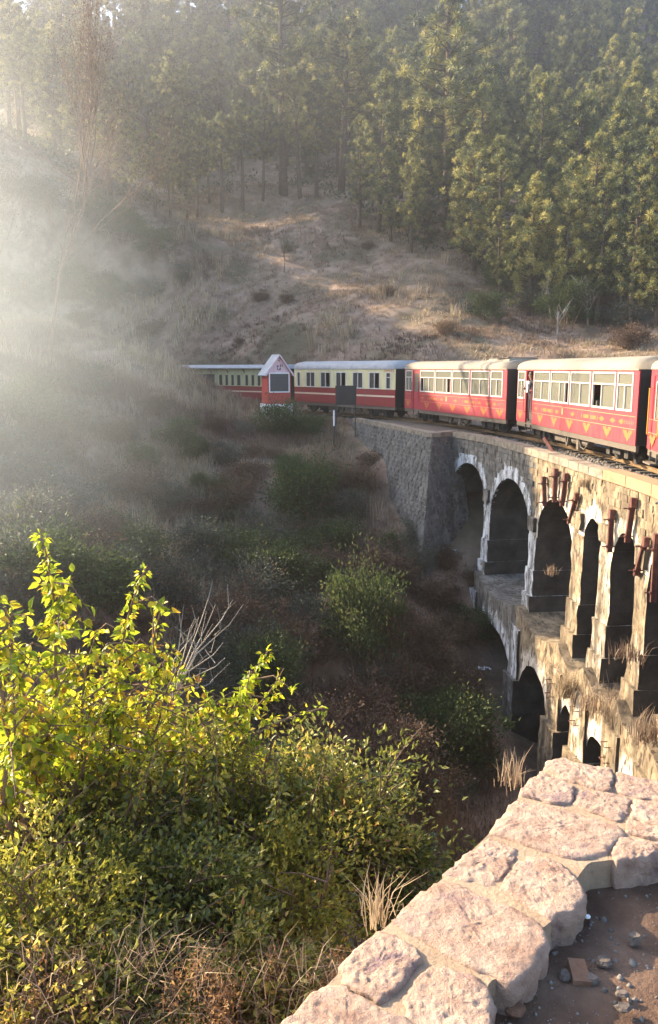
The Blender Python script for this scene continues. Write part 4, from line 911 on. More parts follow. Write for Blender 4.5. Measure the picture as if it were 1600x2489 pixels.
# trees the picture singles out: (px, py of the foot, distance, kind, height)
key = [(690, 500, 97, 'tall', 25), (730, 505, 95, 'tall', 14), (830, 470, 98, 'tall', 18.5), (540, 505, 92, 'tall', 10), (480, 510, 90, 'tall', 9.5), (415, 525, 87, 'tall', 8), (455, 510, 88, 'tall', 7.5), (378, 520, 86, 'tall', 8), (318, 540, 83, 'tall', 9), (265, 545, 84, 'tall', 9),
       (875, 562, 82, 'full', 10), (920, 580, 80, 'full', 14), (1000, 610, 76, 'full', 9.5), (1085, 640, 82, 'full', 21), (1150, 670, 72, 'full', 11), (1215, 695, 69, 'full', 11.5), (1300, 680, 72, 'full', 15), (1400, 700, 70, 'full', 14), (1500, 700, 68, 'full', 13), (1580, 690, 66, 'full', 14),
       (1215, 720, 66, 'full', 7), (950, 600, 78, 'full', 8), (590, 500, 93, 'tall', 11), (640, 495, 95, 'tall', 10), (770, 490, 96, 'tall', 12), (510, 500, 94, 'tall', 9), (1285, 745, 63, 'full', 10), (1365, 765, 61, 'full', 11), (1450, 775, 59, 'full', 10), (1530, 785, 57, 'full', 11), (1595, 790, 56, 'full', 10), (1420, 735, 64, 'full', 12), (1500, 745, 62, 'full', 12), (1570, 740, 61, 'full', 12)]
for a in key:
    q = P(a[0], a[1], a[2]); spots.append((q.x, q.y, a[3], a[4]))
LITK = [0, 2, 3, 10, 11, 12, 13, 14, 15]
yy = 64.0
while yy < 200:
    stp = 3.9 + (yy - 64) * .034; x = -.46 * yy
    while x < .46 * yy:
        X_, Y_ = x + random.uniform(-.4, .4) * stp, yy + random.uniform(-.45, .45) * stp
        x += stp
        if Y_ < treeline(X_) + 1: continue
        if X_ > 2 and treeline(X_) + 13 < Y_ < 108 and random.random() < .45: continue
        if X_ < -22 and Y_ < 112 and random.random() < .3: continue
        z_ = h1(X_, Y_); px, py = topx(X_, Y_, z_)
        if px < -90 or px > 1690: continue
        pxt, pyt = topx(X_, Y_, z_ + 19)
        if py < -40: continue
        if 20 < px < 175 and Y_ > 140 and random.random() < .8: continue      # the gap on the crest
        if len(spots) >= 360 or any(math.hypot(X_ - s_[0], Y_ - s_[1]) < 2.2 for s_ in spots): continue
        blk = False
        for kk in LITK:
            sx_, sy_, _, sh_ = spots[kk]; vx, vy = X_ - sx_, Y_ - sy_; t_ = vx * -math.sin(SUN_A) + vy * math.cos(SUN_A); ln_ = abs(vx * math.cos(SUN_A) + vy * math.sin(SUN_A))
            if 0 < t_ < 32 and ln_ < 3.6 and z_ + 12 > h1(sx_, sy_) + sh_ * .3 + t_ * math.tan(SUN_E): blk = True
        if blk: continue
        kd = 'tall' if (X_ < 2 and Y_ < 104 and random.random() < .75) or random.random() < (.25 if X_ < 2 or Y_ > 110 else 0) else 'full'
        spots.append((X_, Y_, kd, (random.uniform(10, 15) if kd == 'tall' else random.uniform(9.5, 14.5)) * (1 + .35 * smooth(105, 140, Y_))))
    yy += stp * .92
random.shuffle(spots[len(key):])
KEYLAB = {0: 'tallest sunlit pine with two pale trunks showing, above the dry slope', 13: 'tall sunlit bushy pine with a pointed crown, left of the dark forest'}
for k, (X_, Y_, kd, ht) in enumerate(spots):
    pr = random.choice(tall if kd == 'tall' else full); base = {tall[0]: 17, tall[1]: 19, tall[2]: 15, tall[3]: 16, full[0]: 15, full[1]: 17, full[2]: 12}[pr]
    if k == 0: pr, base = tall[1], 19
    s_ = ht / base; wsc = s_ * random.uniform(.9, 1.12) * (1.25 if k in (0, 2, 13) else 1)
    bx_ = topx(X_, Y_, h1(X_, Y_))[0]; nm_ = 'tall bare trunked pine ' if kd == 'tall' else 'bushy pine '
    wh_ = ('in the haze at the left of the forest' if bx_ < 420 else ('standing at the top edge of the dry clearing' if Y_ < 108 else 'high on the slope behind the dry clearing') if bx_ < 830 else ('at the forest front just right of the dry clearing' if Y_ < 98 else 'in the upper middle of the forest') if bx_ < 1200 else ('at the dark right forest edge above the red coaches' if Y_ < 90 else 'high in the forest at the upper right'))
    lb = KEYLAB.get(k, nm_ + wh_)
    put(pr, (X_, Y_, h1(X_, Y_) - .1), random.random() * 6.28, (wsc, wsc, s_), lb, 'pine tree', None if k in KEYLAB else nm_.strip() + 's ' + wh_, (random.gauss(0, .025), random.gauss(0, .025)))
    if k in KEYLAB: pass
for o in [o_ for o_ in col.objects if o_.get('label') in KEYLAB.values() and 'group' in o_]: del o["group"]

# ------------------------------------------------------------------ bushes
def bush_proto(name, seed, r, nleaf, lsize, mat, nst=9, clumps=60, wr=.45, leaf=True, stemmat='stem', twig=False):
    rng = np.random.default_rng(seed); rr = random.Random(seed); root = empty(name); mb = MB(); tips = []
    for k in range(nst):
        a = rr.random() * 6.283; e = rr.uniform(.25, 1.0); tip = Vector((math.cos(a) * r[0] * e * .85, math.sin(a) * r[1] * e * .85, r[2] * rr.uniform(.95, 1.85)))
        b0 = Vector((math.cos(a) * .12, math.sin(a) * .12, -.25)); mid = b0.lerp(tip, .5) + Vector((rr.gauss(0, .1) * r[0], rr.gauss(0, .1) * r[1], .12 * r[2])); w0 = .016 * max(r) + .006
        mb.tube([b0, mid, tip], [w0, w0 * .6, w0 * .2], 5); tips.append(tip)
        for q in range(5 if not twig else 9):
            s0 = b0.lerp(mid, rr.uniform(.4, 1)) if rr.random() < .4 else mid.lerp(tip, rr.uniform(0, .9)); dv = Vector((rr.gauss(0, 1), rr.gauss(0, 1), rr.uniform(.2, 1.3))).normalized() * max(r) * rr.uniform(.25, .6)
            mb.tube([s0, s0 + dv * .55 + Vector((0, 0, .02)), s0 + dv], [w0 * .4, w0 * .28, w0 * .12], 4); tips.append(s0 + dv)
    mb.build('stems', M[stemmat], root)
    if leaf:
        c = []
        for k in range(clumps):
            if k < len(tips) and rr.random() < .8: p = tips[k]; c.append((p.x, p.y, p.z)); continue
            v = rng.normal(size=3); v /= np.linalg.norm(v); q = rng.random() ** .4
            c.append((v[0] * r[0] * q, v[1] * r[1] * q, max(.08, r[2] + v[2] * r[2] * q)))
        c = np.array(c); N = nleaf; ci = rng.integers(0, len(c), N); sg = .17 * np.array(r)[None] * (.5 + rng.random(len(c)))[ci][:, None]
        pos = c[ci] + rng.normal(size=(N, 3)) * sg; pos[:, 2] = np.maximum(pos[:, 2], .02)
        d = pos - np.array([0, 0, r[2] * .6]); d = d / (np.linalg.norm(d, axis=1, keepdims=True) + 1e-6) + rng.normal(size=(N, 3)) * .7
        rn = np.clip(rng.random(len(c))[ci] * .5 + rng.random(N) * .5, 0, 1)
        V, F, q = leaves(pos, d, lsize * rng.uniform(.6, 1.3, N), wr, .25, rng, rn); link('foliage', np_mesh('foliage', V, F, M[mat], q), root)
    return root
gb = [bush_proto('bush', 41, (1.2, 1.2, .8), 6500, .10, 'bushgreen'), bush_proto('bush', 42, (1.0, 1.1, .9), 6000, .09, 'bushgreen')]
bb = [bush_proto('bush', 43, (1.2, 1.1, .7), 5000, .09, 'bushbrown', 14, 60, twig=True), bush_proto('bush', 44, (1.0, 1.2, .6), 4000, .08, 'bushbrown', 16, 60, twig=True)]
rb = [bush_proto('bush', 45, (1.1, 1.1, .75), 4500, .085, 'bushgrey', 12, 55, twig=True)]
BL = {'g': ('green leafy bush on the shaded far ravine slope', 'green ravine bushes'), 'b': ('dry brown twiggy bush on the far ravine slope', 'brown ravine bushes'), 'r': ('dusty grey green bush on the far slope', 'grey green slope bushes'),
      'h': ('low scrubby bush on the dry slope above the train', 'scrub above the train')}
PB = {'g': gb, 'b': bb, 'r': rb}
def at_ground(px, py, y0=3, y1=140):
    ys = np.arange(y0, y1, .25); d = ray(px, py); xs = d.x / d.y * ys; zs = CAMZ + d.z / d.y * ys; hs = H(xs, ys); w_ = np.nonzero(hs > zs)[0]
    if len(w_) == 0: return None
    k = w_[0]; return Vector((xs[k], ys[k], hs[k]))
def bush(px, py, kd, s, label=None, group=None, y0=14):
    q = at_ground(px, py, y0)
    if q is None: return
    wh_ = ('on the misty left slope level with the train' if px < 420 else 'on the slope just below the hut and train' if px < 790 else 'on the bank beside the bridge abutment') if py < 1150 else ('on the hazy slope behind the tall yellow shoots' if px < 380 else 'halfway down the ravine slope left of the bridge' if px < 850 else 'on the shaded bank below the abutment') if py < 1450 else ('on the slope just above the yellow shrubs' if px < 600 else 'low in the ravine behind the foreground bushes' if px < 930 else 'in the dark ravine bottom beside the bridge arches')
    kn_ = {'g': 'green leafy bush ', 'b': 'dry brown twiggy bush ', 'r': 'dusty grey green bush '}[kd]
    return put(random.choice(PB[kd]), (q.x, q.y, q.z - .1), random.random() * 6.28, s, label or kn_ + wh_, 'bush', group if label else kn_.replace('bush', 'bushes') + wh_)
random.seed(77)
bush(675, 1065, 'g', (1.5, 1.2, 1.15), 'rounded green bush at the foot of the red hut')
bush(740, 1290, 'g', (1.35, 1.3, 1.7), 'bright green feathery bush halfway down the ravine slope')
bush(880, 1640, 'g', (1.05, 1.05, 1.9), 'tall dense dark green bush low in the ravine left of the bridge')
bush(900, 1440, 'b', (1.2, 1.2, 1.3), 'brown dry bush just above the dense dark green one')
bush(1090, 1900, 'g', (1.3, 1.1, 1.5), 'green bush in the dark ravine bottom by the stone wall')
bush(860, 1260, 'r', (.9, .9, .9), 'pale grey bush against the sloping bridge abutment')
for px, py, kd, s in [(640, 1330, 'r', 1.1), (560, 1250, 'b', 1.1), (470, 1120, 'g', .8), (430, 1090, 'g', .9), (600, 1180, 'b', .9), (800, 1180, 'b', .8), (880, 1190, 'b', .8), (700, 1450, 'g', 1.1), (620, 1480, 'r', 1.1), (560, 1400, 'g', 1.0), (480, 1380, 'r', 1.1), (780, 1420, 'b', .9),
                      (980, 1420, 'b', .8), (1050, 1480, 'b', .9), (960, 1560, 'b', 1.0), (760, 1560, 'r', 1.1), (680, 1600, 'b', 1.1), (980, 1700, 'b', 1.0), (1050, 1620, 'b', .8), (860, 1750, 'b', 1.0), (1000, 1800, 'b', 1.1), (1120, 1700, 'b', .8), (1080, 1760, 'g', .8), (1130, 1840, 'b', .9), (950, 1880, 'b', 1.0),
                      (540, 1560, 'b', 1.1), (430, 1480, 'r', 1.1), (350, 1400, 'g', 1.0), (250, 1330, 'b', 1.0), (180, 1250, 'r', 1.1), (90, 1180, 'r', 1.2), (330, 1220, 'b', 1.0), (420, 1240, 'r', 1.0), (280, 1080, 'b', 1.0), (180, 1060, 'r', 1.1), (70, 1040, 'g', 1.1), (220, 960, 'r', 1.0), (380, 1010, 'b', .8),
                      (300, 1450, 'r', 1.1), (200, 1420, 'b', 1.1), (60, 1340, 'r', 1.1), (520, 1050, 'b', .7), (1000, 1330, 'r', .7), (1080, 1390, 'b', .6), (820, 1350, 'g', .9), (700, 1160, 'g', .6), (900, 1130, 'b', .5), (160, 1500, 'g', 1.2), (30, 1470, 'r', 1.2), (650, 1700, 'g', 1.1), (580, 1640, 'r', 1.0),
                      (750, 1850, 'b', 1.2), (820, 1980, 'b', 1.0), (1000, 1960, 'b', 1.0), (1100, 1560, 'b', .7), (930, 1480, 'r', .7), (350, 1150, 'g', .8), (550, 1130, 'r', .7), (120, 1110, 'b', 1.0)]:
    bush(px, py, kd, s * random.uniform(.9, 1.15))
for k in range(70):
    px, py = random.uniform(-20, 1150), random.uniform(1050, 1750)
    if px > 820 and py < 1330: continue
    bush(px, py, random.choice('bbrrg'), random.uniform(.45, .85))
for k in range(44):
    px, py = random.uniform(0, 1600), random.uniform(560, 850)
    q = at_ground(px, py, 52)
    if q is None or q.y > treeline(q.x) + 2 or (px > 520 and px < 1150 and py < 800 and random.random() < .75): continue
    dense = px > 1150 or px < 420
    put(random.choice(rb + bb + (gb if dense else [])), (q.x, q.y, q.z - .1), random.random() * 6.28, random.uniform(.5, .9) * (1.5 if dense else 1), 'low scrubby bush ' + ('left of the clearing above the hut' if px < 520 else 'in the open dry clearing above the train' if px < 1150 else 'above the sunlit red coaches'), 'bush', 'scrub ' + ('left of the clearing' if px < 520 else 'in the clearing' if px < 1150 else 'above the red coaches'))
for px, py, s in [(230, 640, 2.2), (300, 660, 2.4), (380, 660, 2.0), (180, 720, 2.4), (270, 740, 2.2), (120, 660, 2.2), (60, 740, 2.4), (360, 730, 1.8), (450, 690, 1.6), (1220, 700, 2.0), (1290, 760, 2.2), (1250, 640, 2.0), (1380, 790, 2.4), (1450, 720, 2.4), (1530, 800, 2.0), (1570, 720, 2.4), (1180, 780, 1.6), (1330, 690, 2.2)]:
    q = at_ground(px, py, 50)
    if q: put(random.choice(gb + rb), (q.x, q.y, q.z - .1), random.random() * 6.28, s * .75, 'large bush in the hazy scrub left of the dry slope' if px < 500 else 'dark bush at the forest edge above the red coaches', 'bush', 'hazy scrub bushes' if px < 500 else 'dark forest edge bushes')

# ------------------------------------------------------------------ bare trees
def bare_tree(name, seed, h, spread, mat, label, loc, levels=3, leafmat_=None, up=.6, r0=None, nb=4, cat='tree'):
    rr = random.Random(seed); root = empty(name, loc, 0, label, cat); mb = MB(); tips = []
    def grow(p, d, L, r, lv):
        pts = [p]; q = p.copy(); dd = d.copy()
        for k in range(4): dd = (dd + Vector((rr.gauss(0, .11), rr.gauss(0, .11), rr.gauss(.08, .1)))).normalized(); q = q + dd * L / 4; pts.append(q.copy())
        mb.tube(pts, [r * (1 - .16 * k) for k in range(5)], 6 if lv else 5)
        if lv >= levels: tips.append(pts[-1]); tips.append(pts[2]); return
        for k in range(nb if lv else nb + 1):
            t = rr.uniform(.35, 1.0); b0 = pts[min(3, int(t * 4))].lerp(pts[min(4, int(t * 4) + 1)], t * 4 % 1); a = rr.random() * 6.283
            nd = (dd * up + Vector((math.cos(a), math.sin(a), rr.uniform(-.1, .6))) * spread).normalized(); grow(b0, nd, L * rr.uniform(.42, .68), r * .5, lv + 1)
    grow(Vector((0, 0, -.3)), Vector((.05, 0, 1)), h * .62, r0 or h * .014, 0); mb.build('trunk', M[mat], root, smooth=True)
    if leafmat_:
        rng = np.random.default_rng(seed); t = np.array(tips); N = len(t) * 7; pos = np.repeat(t, 7, 0) + rng.normal(size=(N, 3)) * .45; d = rng.normal(size=(N, 3)); d[:, 2] -= .6
        V, F, q = leaves(pos, d, rng.uniform(.08, .16, N), .4, .2, rng); link('crown', np_mesh('crown', V, F, M[leafmat_], q), root)
    return root
q = at_ground(122, 905, 30); bare_tree('bare_tree', 3, 17, .38, 'stem', 'tall thin tree with a pale trunk and sparse leaves in the haze at left', q, 3, 'bushbrown', 1.3, .095, 6)
q = at_ground(30, 880, 30); bare_tree('bare_tree', 5, 13, .8, 'stem', 'hazy sparse tree at the extreme left edge', q, 3, 'bushbrown', 1.3, .07, 6)
q = at_ground(240, 640, 45); bare_tree('bare_tree', 9, 9, .8, 'stem', 'sparse leafed tree right of the pale trunked tree, in haze', q, 3, 'bushbrown', 1.2, .06, 6)
q = at_ground(690, 665, 50); bare_tree('bare_tree', 6, 3.6, .5, 'bark', 'small leafless sapling standing on the dry slope', q, 2, None, .9, .05, 3)
for px, py, h_, lb, sd in [(1430, 790, 4.6, 'pale bare shrub with upturned branches, right one at the dark forest edge', 11), (1340, 780, 3.8, 'pale bare shrub with upturned branches, left one at the dark forest edge', 12), (1352, 820, 3.2, 'low pale crooked shrub above the roof of the sunlit coach', 14)]:
    q = at_ground(px, py, 46); bare_tree('bare_shrub', sd, h_, .9, 'palebark', lb, q, 2, None, 1.0, .07, 4, 'shrub')

# ------------------------------------------------------------------ dry grass over the slopes
rng = np.random.default_rng(12)
def grass_on(name, n, region, hgt, wd, per, label, dens=None, bias=0.0, lean=(.2, .9)):
    x = rng.uniform(region[0], region[1], n); y = rng.uniform(region[2], region[3], n)
    keep = (np.abs(x) < .5 * y + 2)
    d = fbm(x / 3.5, y / 3.5, 3, 40); keep &= rng.random(n) < np.clip(.62 + d * 2.2, .12, 1)
    if dens is not None: keep &= dens(x, y)
    x, y = x[keep], y[keep]; z = H(x, y); m_ = len(x)
    tone = np.clip(.48 + fbm(x / 6, y / 6, 3, 70) * 1.6 + bias + rng.normal(size=m_) * .1, 0, 1)
    X_ = np.repeat(x, per) + rng.normal(size=m_ * per) * .09 * (1 + hgt); Y_ = np.repeat(y, per) + rng.normal(size=m_ * per) * .09 * (1 + hgt)
    pos = np.stack([X_, Y_, np.repeat(z, per) - .05], 1); hh = hgt * np.repeat(rng.uniform(.5, 1.3, m_), per) * rng.uniform(.6, 1.15, m_ * per)
    V, F, r = blades(pos, hh, rng.uniform(lean[0], lean[1], m_ * per), np.full(m_ * per, wd) * rng.uniform(.6, 1.3, m_ * per), rng, np.repeat(tone, per))
    tag(link(name, np_mesh(name, V, F, M['drygrass'], r)), label, 'grass', kind='stuff')
far_track = lambda x, y: (y > np.interp(x, np.sort(TRACK.p[:300, 0]), TRACK.p[:300, 1][np.argsort(TRACK.p[:300, 0])]) + 3.2) | (y > 76)
near_track = lambda x, y: (y < np.where(x < 6, np.interp(x, np.sort(TRACK.p[:200, 0]), TRACK.p[:200, 1][np.argsort(TRACK.p[:200, 0])]) - 2.6, 33)) & ~((x > 3.0) & (y > 30)) & ~((x > 1.0) & (y > 36)) & ((x < 5.2) | (y < 12))
grass_on('dry_grass', 60000, (-45, 45, 44, 105), .42, .045, 6, 'pale dry grass covering the open slope above the train', lambda x, y: far_track(x, y) & (y < treeline(x) + 8), .03, (.5, 1.3))
grass_on('ravine_grass', 60000, (-24, 8, 13, 56), .55, .03, 6, 'brown dry grass and weeds on the ravine slope', near_track, .02)
grass_on('tall_grass', 5000, (-20, 2, 28, 50), 1.1, .035, 9, 'tall straw coloured grass patches below the train', lambda x, y: near_track(x, y) & (fbm(x / 5, y / 5, 2, 91) > .06), .2, (.1, .5))
grass_on('slope_tall_grass', 5000, (-32, 10, 56, 92), 1.0, .06, 9, 'tall straw grass clumps on the hazy upper slope', lambda x, y: far_track(x, y) & (fbm(x / 6, y / 6, 2, 55) > .05) & (y < treeline(x)), .18, (.1, .5))

# undergrowth on the forest floor, one mass
rng = np.random.default_rng(19); N = 26000; x = rng.uniform(-75, 75, N); y = rng.uniform(58, 190, N)
k_ = (y > treeline(x) + 3) & (np.abs(x) < .47 * y) & (rng.random(N) < np.clip(.55 + fbm(x / 7, y / 7, 3, 33) * 2.4, 0, 1)); x, y = x[k_], y[k_]; N = len(x); pn = 5
pos = np.stack([np.repeat(x, pn), np.repeat(y, pn), np.repeat(H(x, y), pn)], 1) + rng.normal(size=(N * pn, 3)) * np.array([[.35, .35, .22]]); pos[:, 2] += .35
d = rng.normal(size=(N * pn, 3)); d[:, 2] += .8
V, F, q = leaves(pos, d, rng.uniform(.25, .6, N * pn), .45, .2, rng, np.repeat(rng.random(N) * .45, pn))
tag(link('forest_undergrowth', np_mesh('forest_undergrowth', V, F, M['bushgreen'], q)), 'dark undergrowth covering the forest floor between the pines', 'undergrowth', kind='stuff')
# ------------------------------------------------------------------ foreground: wall, path
WZ = 1.12; DZ = 1.03
def z5(x, y): return 600 + x * .6494, 1800 + y * .6494
def W5(x, y, z=WZ): return PZ(*z5(x, y), z)
wall = empty('parapet_wall', (.6, 1.6, WZ - .5), label='low wall of rough pale stones with mortar joints in the foreground', cat='wall')
def resample(pts, n):
    p = np.array([(a.x, a.y) for a in pts]); p = np.concatenate([p, p[:1]]); s = np.concatenate([[0], np.cumsum(np.hypot(*np.diff(p, axis=0).T))]); t = np.linspace(0, s[-1], n, endpoint=False)
    return np.stack([np.interp(t, s, p[:, 0]), np.interp(t, s, p[:, 1])], 1)
def chaikin(p):
    q = np.roll(p, -1, 0); return np.stack([p * .78 + q * .22, p * .22 + q * .78], 1).reshape(-1, 2)
def slab(name, poly, ztop, zbot, mat, seed, rough, nb=84, rings=16, edge=.02, grow=0.0, jag=.006):
    b = resample(poly, nb); b = (b * 2 + np.roll(b, 1, 0) + np.roll(b, -1, 0)) / 4; n_ = len(b); c = b.mean(0)
    dirs = b - c; L_ = np.linalg.norm(dirs, axis=1, keepdims=True)
    b = b + dirs / L_ * (grow + jag * 2.2 * (fbm(b[:, 0] * 30 + seed, b[:, 1] * 30, 3, seed) * 2)[:, None])
    V = [[c[0], c[1]]]; fr = [0.0]
    for r in range(1, rings + 1):
        f_ = (r / rings) ** .8; V += list(c + (b - c) * f_); fr += [f_] * n_
    V = np.array(V); fr = np.array(fr); x, y = V[:, 0], V[:, 1]
    dist = np.concatenate([[1], np.repeat([(1 - (r / rings) ** .8) for r in range(1, rings + 1)], n_)]) * float(L_.mean())
    z = ztop + rough * (fbm(x * 9, y * 9, 3, seed) * .9 - np.abs(fbm(x * 40, y * 40, 3, seed + 5)) * 2.0 + .3 + fbm(x * 110, y * 110, 2, seed + 7) * .6) - edge * np.exp(-dist / .009) * (1 + 2 * fbm(x * 25, y * 25, 2, seed + 3))
    V3 = np.stack([x, y, z], 1); ang = np.arange(n_) / n_ * 40; extra = []
    for j, (dz_, ou) in enumerate(((.016, .002), (.032, .004), (.05, .003), (.075, .0), (.11, -.004))):
        o_ = ou + .022 * fbm(ang * 1.0 + seed, np.full(n_, j * 1.3), 3, seed + 40); o_ = b + dirs / L_ * o_[:, None]
        extra.append(np.stack([o_[:, 0], o_[:, 1], np.full(n_, ztop - edge - dz_) + .012 * fbm(ang * 1.7, np.full(n_, j * 2.0), 2, seed + 50)], 1))
    bot = np.stack([b[:, 0], b[:, 1], np.full(n_, zbot)], 1)
    V3 = np.concatenate([V3] + extra + [bot]); F = []
    for q in range(n_): F.append((0, 1 + q, 1 + (q + 1) % n_))
    for r in range(rings + 5):
        o = 1 + r * n_
        for q in range(n_): a = o + q; b_ = o + (q + 1) % n_; F.append((a, a + n_, b_)); F.append((b_, a + n_, b_ + n_))
    return child(link(name, np_mesh(name, V3, np.array(F), mat, smooth=True)), wall)
stones = [[(120, 1100), (215, 985), (300, 915), (372, 930), (398, 972), (452, 985), (520, 1022), (600, 1058), (640, 1110), (400, 1300), (30, 1260)],
          [(355, 842), (430, 772), (500, 714), (560, 737), (636, 785), (648, 820), (610, 880), (560, 930), (505, 985), (470, 970), (420, 940), (365, 905)],
          [(592, 960), (640, 900), (690, 848), (760, 852), (850, 887), (905, 927), (922, 985), (905, 1070), (850, 1150), (740, 1140), (612, 1020)],
          [(548, 672), (600, 622), (718, 522), (800, 542), (870, 580), (960, 612), (1060, 652), (1108, 690), (1115, 750), (1080, 830), (1005, 903), (930, 880), (860, 850), (780, 815), (700, 762), (600, 712)],
          [(742, 490), (820, 425), (900, 364), (960, 372), (1018, 405), (990, 450), (930, 540), (880, 530), (800, 512)],
          [(947, 560), (1000, 482), (1050, 432), (1130, 447), (1210, 490), (1243, 530), (1268, 580), (1215, 640), (1140, 662), (1060, 622), (1000, 590)],
          [(907, 345), (950, 290), (1000, 224), (1070, 237), (1180, 264), (1290, 292), (1400, 322), (1415, 345), (1370, 388), (1340, 423), (1250, 438), (1180, 433), (1090, 400), (1000, 370)],
          [(1022, 205), (1060, 152), (1100, 120), (1160, 142), (1228, 172), (1208, 230), (1150, 232)],
          [(1222, 235), (1250, 182), (1330, 193), (1438, 218), (1428, 268), (1385, 300), (1300, 270)],
          [(1118, 110), (1130, 76), (1180, 66), (1220, 86), (1290, 96), (1368, 112), (1362, 188), (1300, 178), (1200, 148)],
          [(1386, 192), (1384, 120), (1430, 130), (1530, 150), (1640, 175), (1640, 238), (1500, 215), (1440, 204)],
          [(1452, 226), (1640, 258), (1680, 330), (1540, 322), (1444, 284)],
          [(1436, 300), (1540, 332), (1690, 345), (1690, 385), (1490, 362), (1425, 342)],
          [(1370, 418), (1402, 360), (1480, 372), (1600, 390), (1690, 400), (1690, 428), (1530, 424), (1440, 444), (1392, 450)]]
random.seed(6)
for k, p in enumerate(stones): slab('stone', [W5(*a) for a in p], WZ + random.uniform(.0, .012), WZ - .30, M['wallstone'], 100 + k * 7, .0085, edge=.007, grow=.005)
bed = [(100, 1120), (200, 1008), (300, 908), (500, 708), (735, 508), (900, 350), (1012, 215), (1110, 104), (1135, 74), (1180, 68), (1290, 96), (1440, 132), (1640, 176), (1760, 205), (1760, 405), (1640, 412), (1530, 410), (1400, 436), (1280, 450), (1238, 505), (1225, 560), (1180, 640), (1100, 700), (1060, 800), (990, 870), (910, 890), (880, 980), (860, 1070), (800, 1200), (400, 1400), (0, 1320)]
def bedmesh():
    b = resample([W5(*a) for a in bed], 220); bm = bmesh.new(); top = []
    z0 = WZ - .006
    vs_ = [bm.verts.new((x, y, z0)) for x, y in b]; f = bm.faces.new(vs_)
    if f.normal.z < 0: f.normal_flip()
    r_ = bmesh.ops.extrude_face_region(bm, geom=[f]); nv = [v for v in r_['geom'] if isinstance(v, bmesh.types.BMVert)]
    for v in nv: v.co.z = WZ - 3.2
    bmesh.ops.recalc_face_normals(bm, faces=bm.faces)
    me = bpy.data.meshes.new('mortar_bed'); bm.to_mesh(me); bm.free(); me.materials.append(M['mortar']); return me
child(link('mortar_bed', bedmesh()), wall)
# dirt path inside the wall
gx = np.linspace(.05, 3.6, 150); gy = np.linspace(-1.2, 2.75, 140); X, Y = np.meshgrid(gx, gy)
Z = DZ + fbm(X * 3, Y * 3, 3, 5) * .05 + fbm(X * 14, Y * 14, 3, 15) * .022
ib = resample([W5(*a) for a in bed], 160)
i = (np.arange(139)[:, None] * 150 + np.arange(149)[None]).ravel()
cx = X.ravel()[i]; cyy = Y.ravel()[i]
line = np.array([(W5(*a).x, W5(*a).y) for a in [(560, 1300), (560, 1000), (760, 800), (900, 640), (1000, 480), (1130, 330), (1280, 200), (1640, 215)]])
inside = np.interp(cyy, line[:, 1], line[:, 0]) < cx
F = np.stack([i, i + 1, i + 151, i + 150], 1)[inside]
tag(link('dirt_path', np_mesh('dirt_path', np.stack([X, Y, Z], -1).reshape(-1, 3), F, M['dirt'], smooth=True)), kind='structure')
rng = np.random.default_rng(3); N = 9000; x = rng.uniform(.3, 2.2, N); y = rng.uniform(.5, 2.5, N); k_ = np.interp(y, line[:, 1], line[:, 0]) + .2 < x; x, y = x[k_], y[k_]; N = len(x)
sz = .0015 + .010 * rng.random(N) ** 7; z = DZ + fbm(x * 3, y * 3, 3, 5) * .05 + fbm(x * 14, y * 14, 3, 15) * .022
V = np.stack([x, y, z], 1)[:, None] + oc[None] * sz[:, None, None] * (.5 + rng.random((N, 6, 3)))
tag(link('grit', np_mesh('grit', V.reshape(-1, 3), (np.arange(N)[:, None, None] * 6 + of_[None]).reshape(-1, 3), M['gravel'])), 'loose grit and stone chips scattered on the dirt path', 'grit', kind='stuff')
def chip(name, zx, zy, s, mat, label, cat, seed, rz=0.0):
    q = W5(zx, zy, DZ + .01); rr = random.Random(seed); mb = MB(); n_ = 9; v = []; s = tuple(a * .6 for a in s)
    for lv, (f_, zz) in enumerate(((.9, -.4), (1, .15), (.7, .75))):
        for k in range(n_): a = 6.283 * k / n_; g = f_ * rr.uniform(.75, 1.15); v.append((math.cos(a) * g * s[0], math.sin(a) * g * s[1], zz * s[2] + rr.uniform(-.1, .1) * s[2]))
    fs_ = [tuple(range(18, 27))]
    for lv in range(2):
        for k in range(n_): a = lv * n_ + k; b_ = lv * n_ + (k + 1) % n_; fs_.append((a, b_, b_ + n_, a + n_))
    mb.add(v, fs_); return tag(mb.build(name, M[mat], loc=q, rot=(0, 0, rz)), label, cat)
q = W5(1243, 855, DZ + .02); mb = MB(); mb.hexa([(-.03, -.05, -.02), (.03, -.045, -.02), (.028, .05, -.02), (-.03, .045, -.02), (-.028, -.048, .028), (.03, -.045, .03), (.024, .045, .03), (-.03, .046, .026)])
tag(mb.build('broken_brick', M['brick'], loc=q - Vector((0, 0, .022)), rot=(.1, .08, -.1), scale=(.8, .8, .8)), 'piece of orange brick lying on the dirt path', 'brick')
for a in [(1450, 745, (.035, .03, .035), 'chip', 'pointed grey stone on the dirt path above the brick', 1), (1335, 828, (.04, .035, .02), 'chip', 'flat brown stone just right of the brick', 2), (1290, 893, (.035, .03, .02), 'chip', 'small dark stone just below the brick', 3), (1405, 950, (.03, .02, .015), 'chip', 'small pale stone near the lower right of the path', 4),
          (1190, 880, (.03, .035, .02), 'chip', 'dark stone left of the brick by the wall', 5), (1410, 1000, (.04, .025, .015), 'chip', 'thin grey stone at the bottom right of the path', 6), (1275, 660, (.016, .012, .012), 'litter', 'tiny white pebble near the wall bend', 7), (1005, 1010, (.05, .04, .03), 'brick', 'reddish stone at the foot of the wall, bottom of the photo', 8)]:
    chip('stone_chip', a[0], a[1], a[2], a[3], a[4], 'stone', a[5])

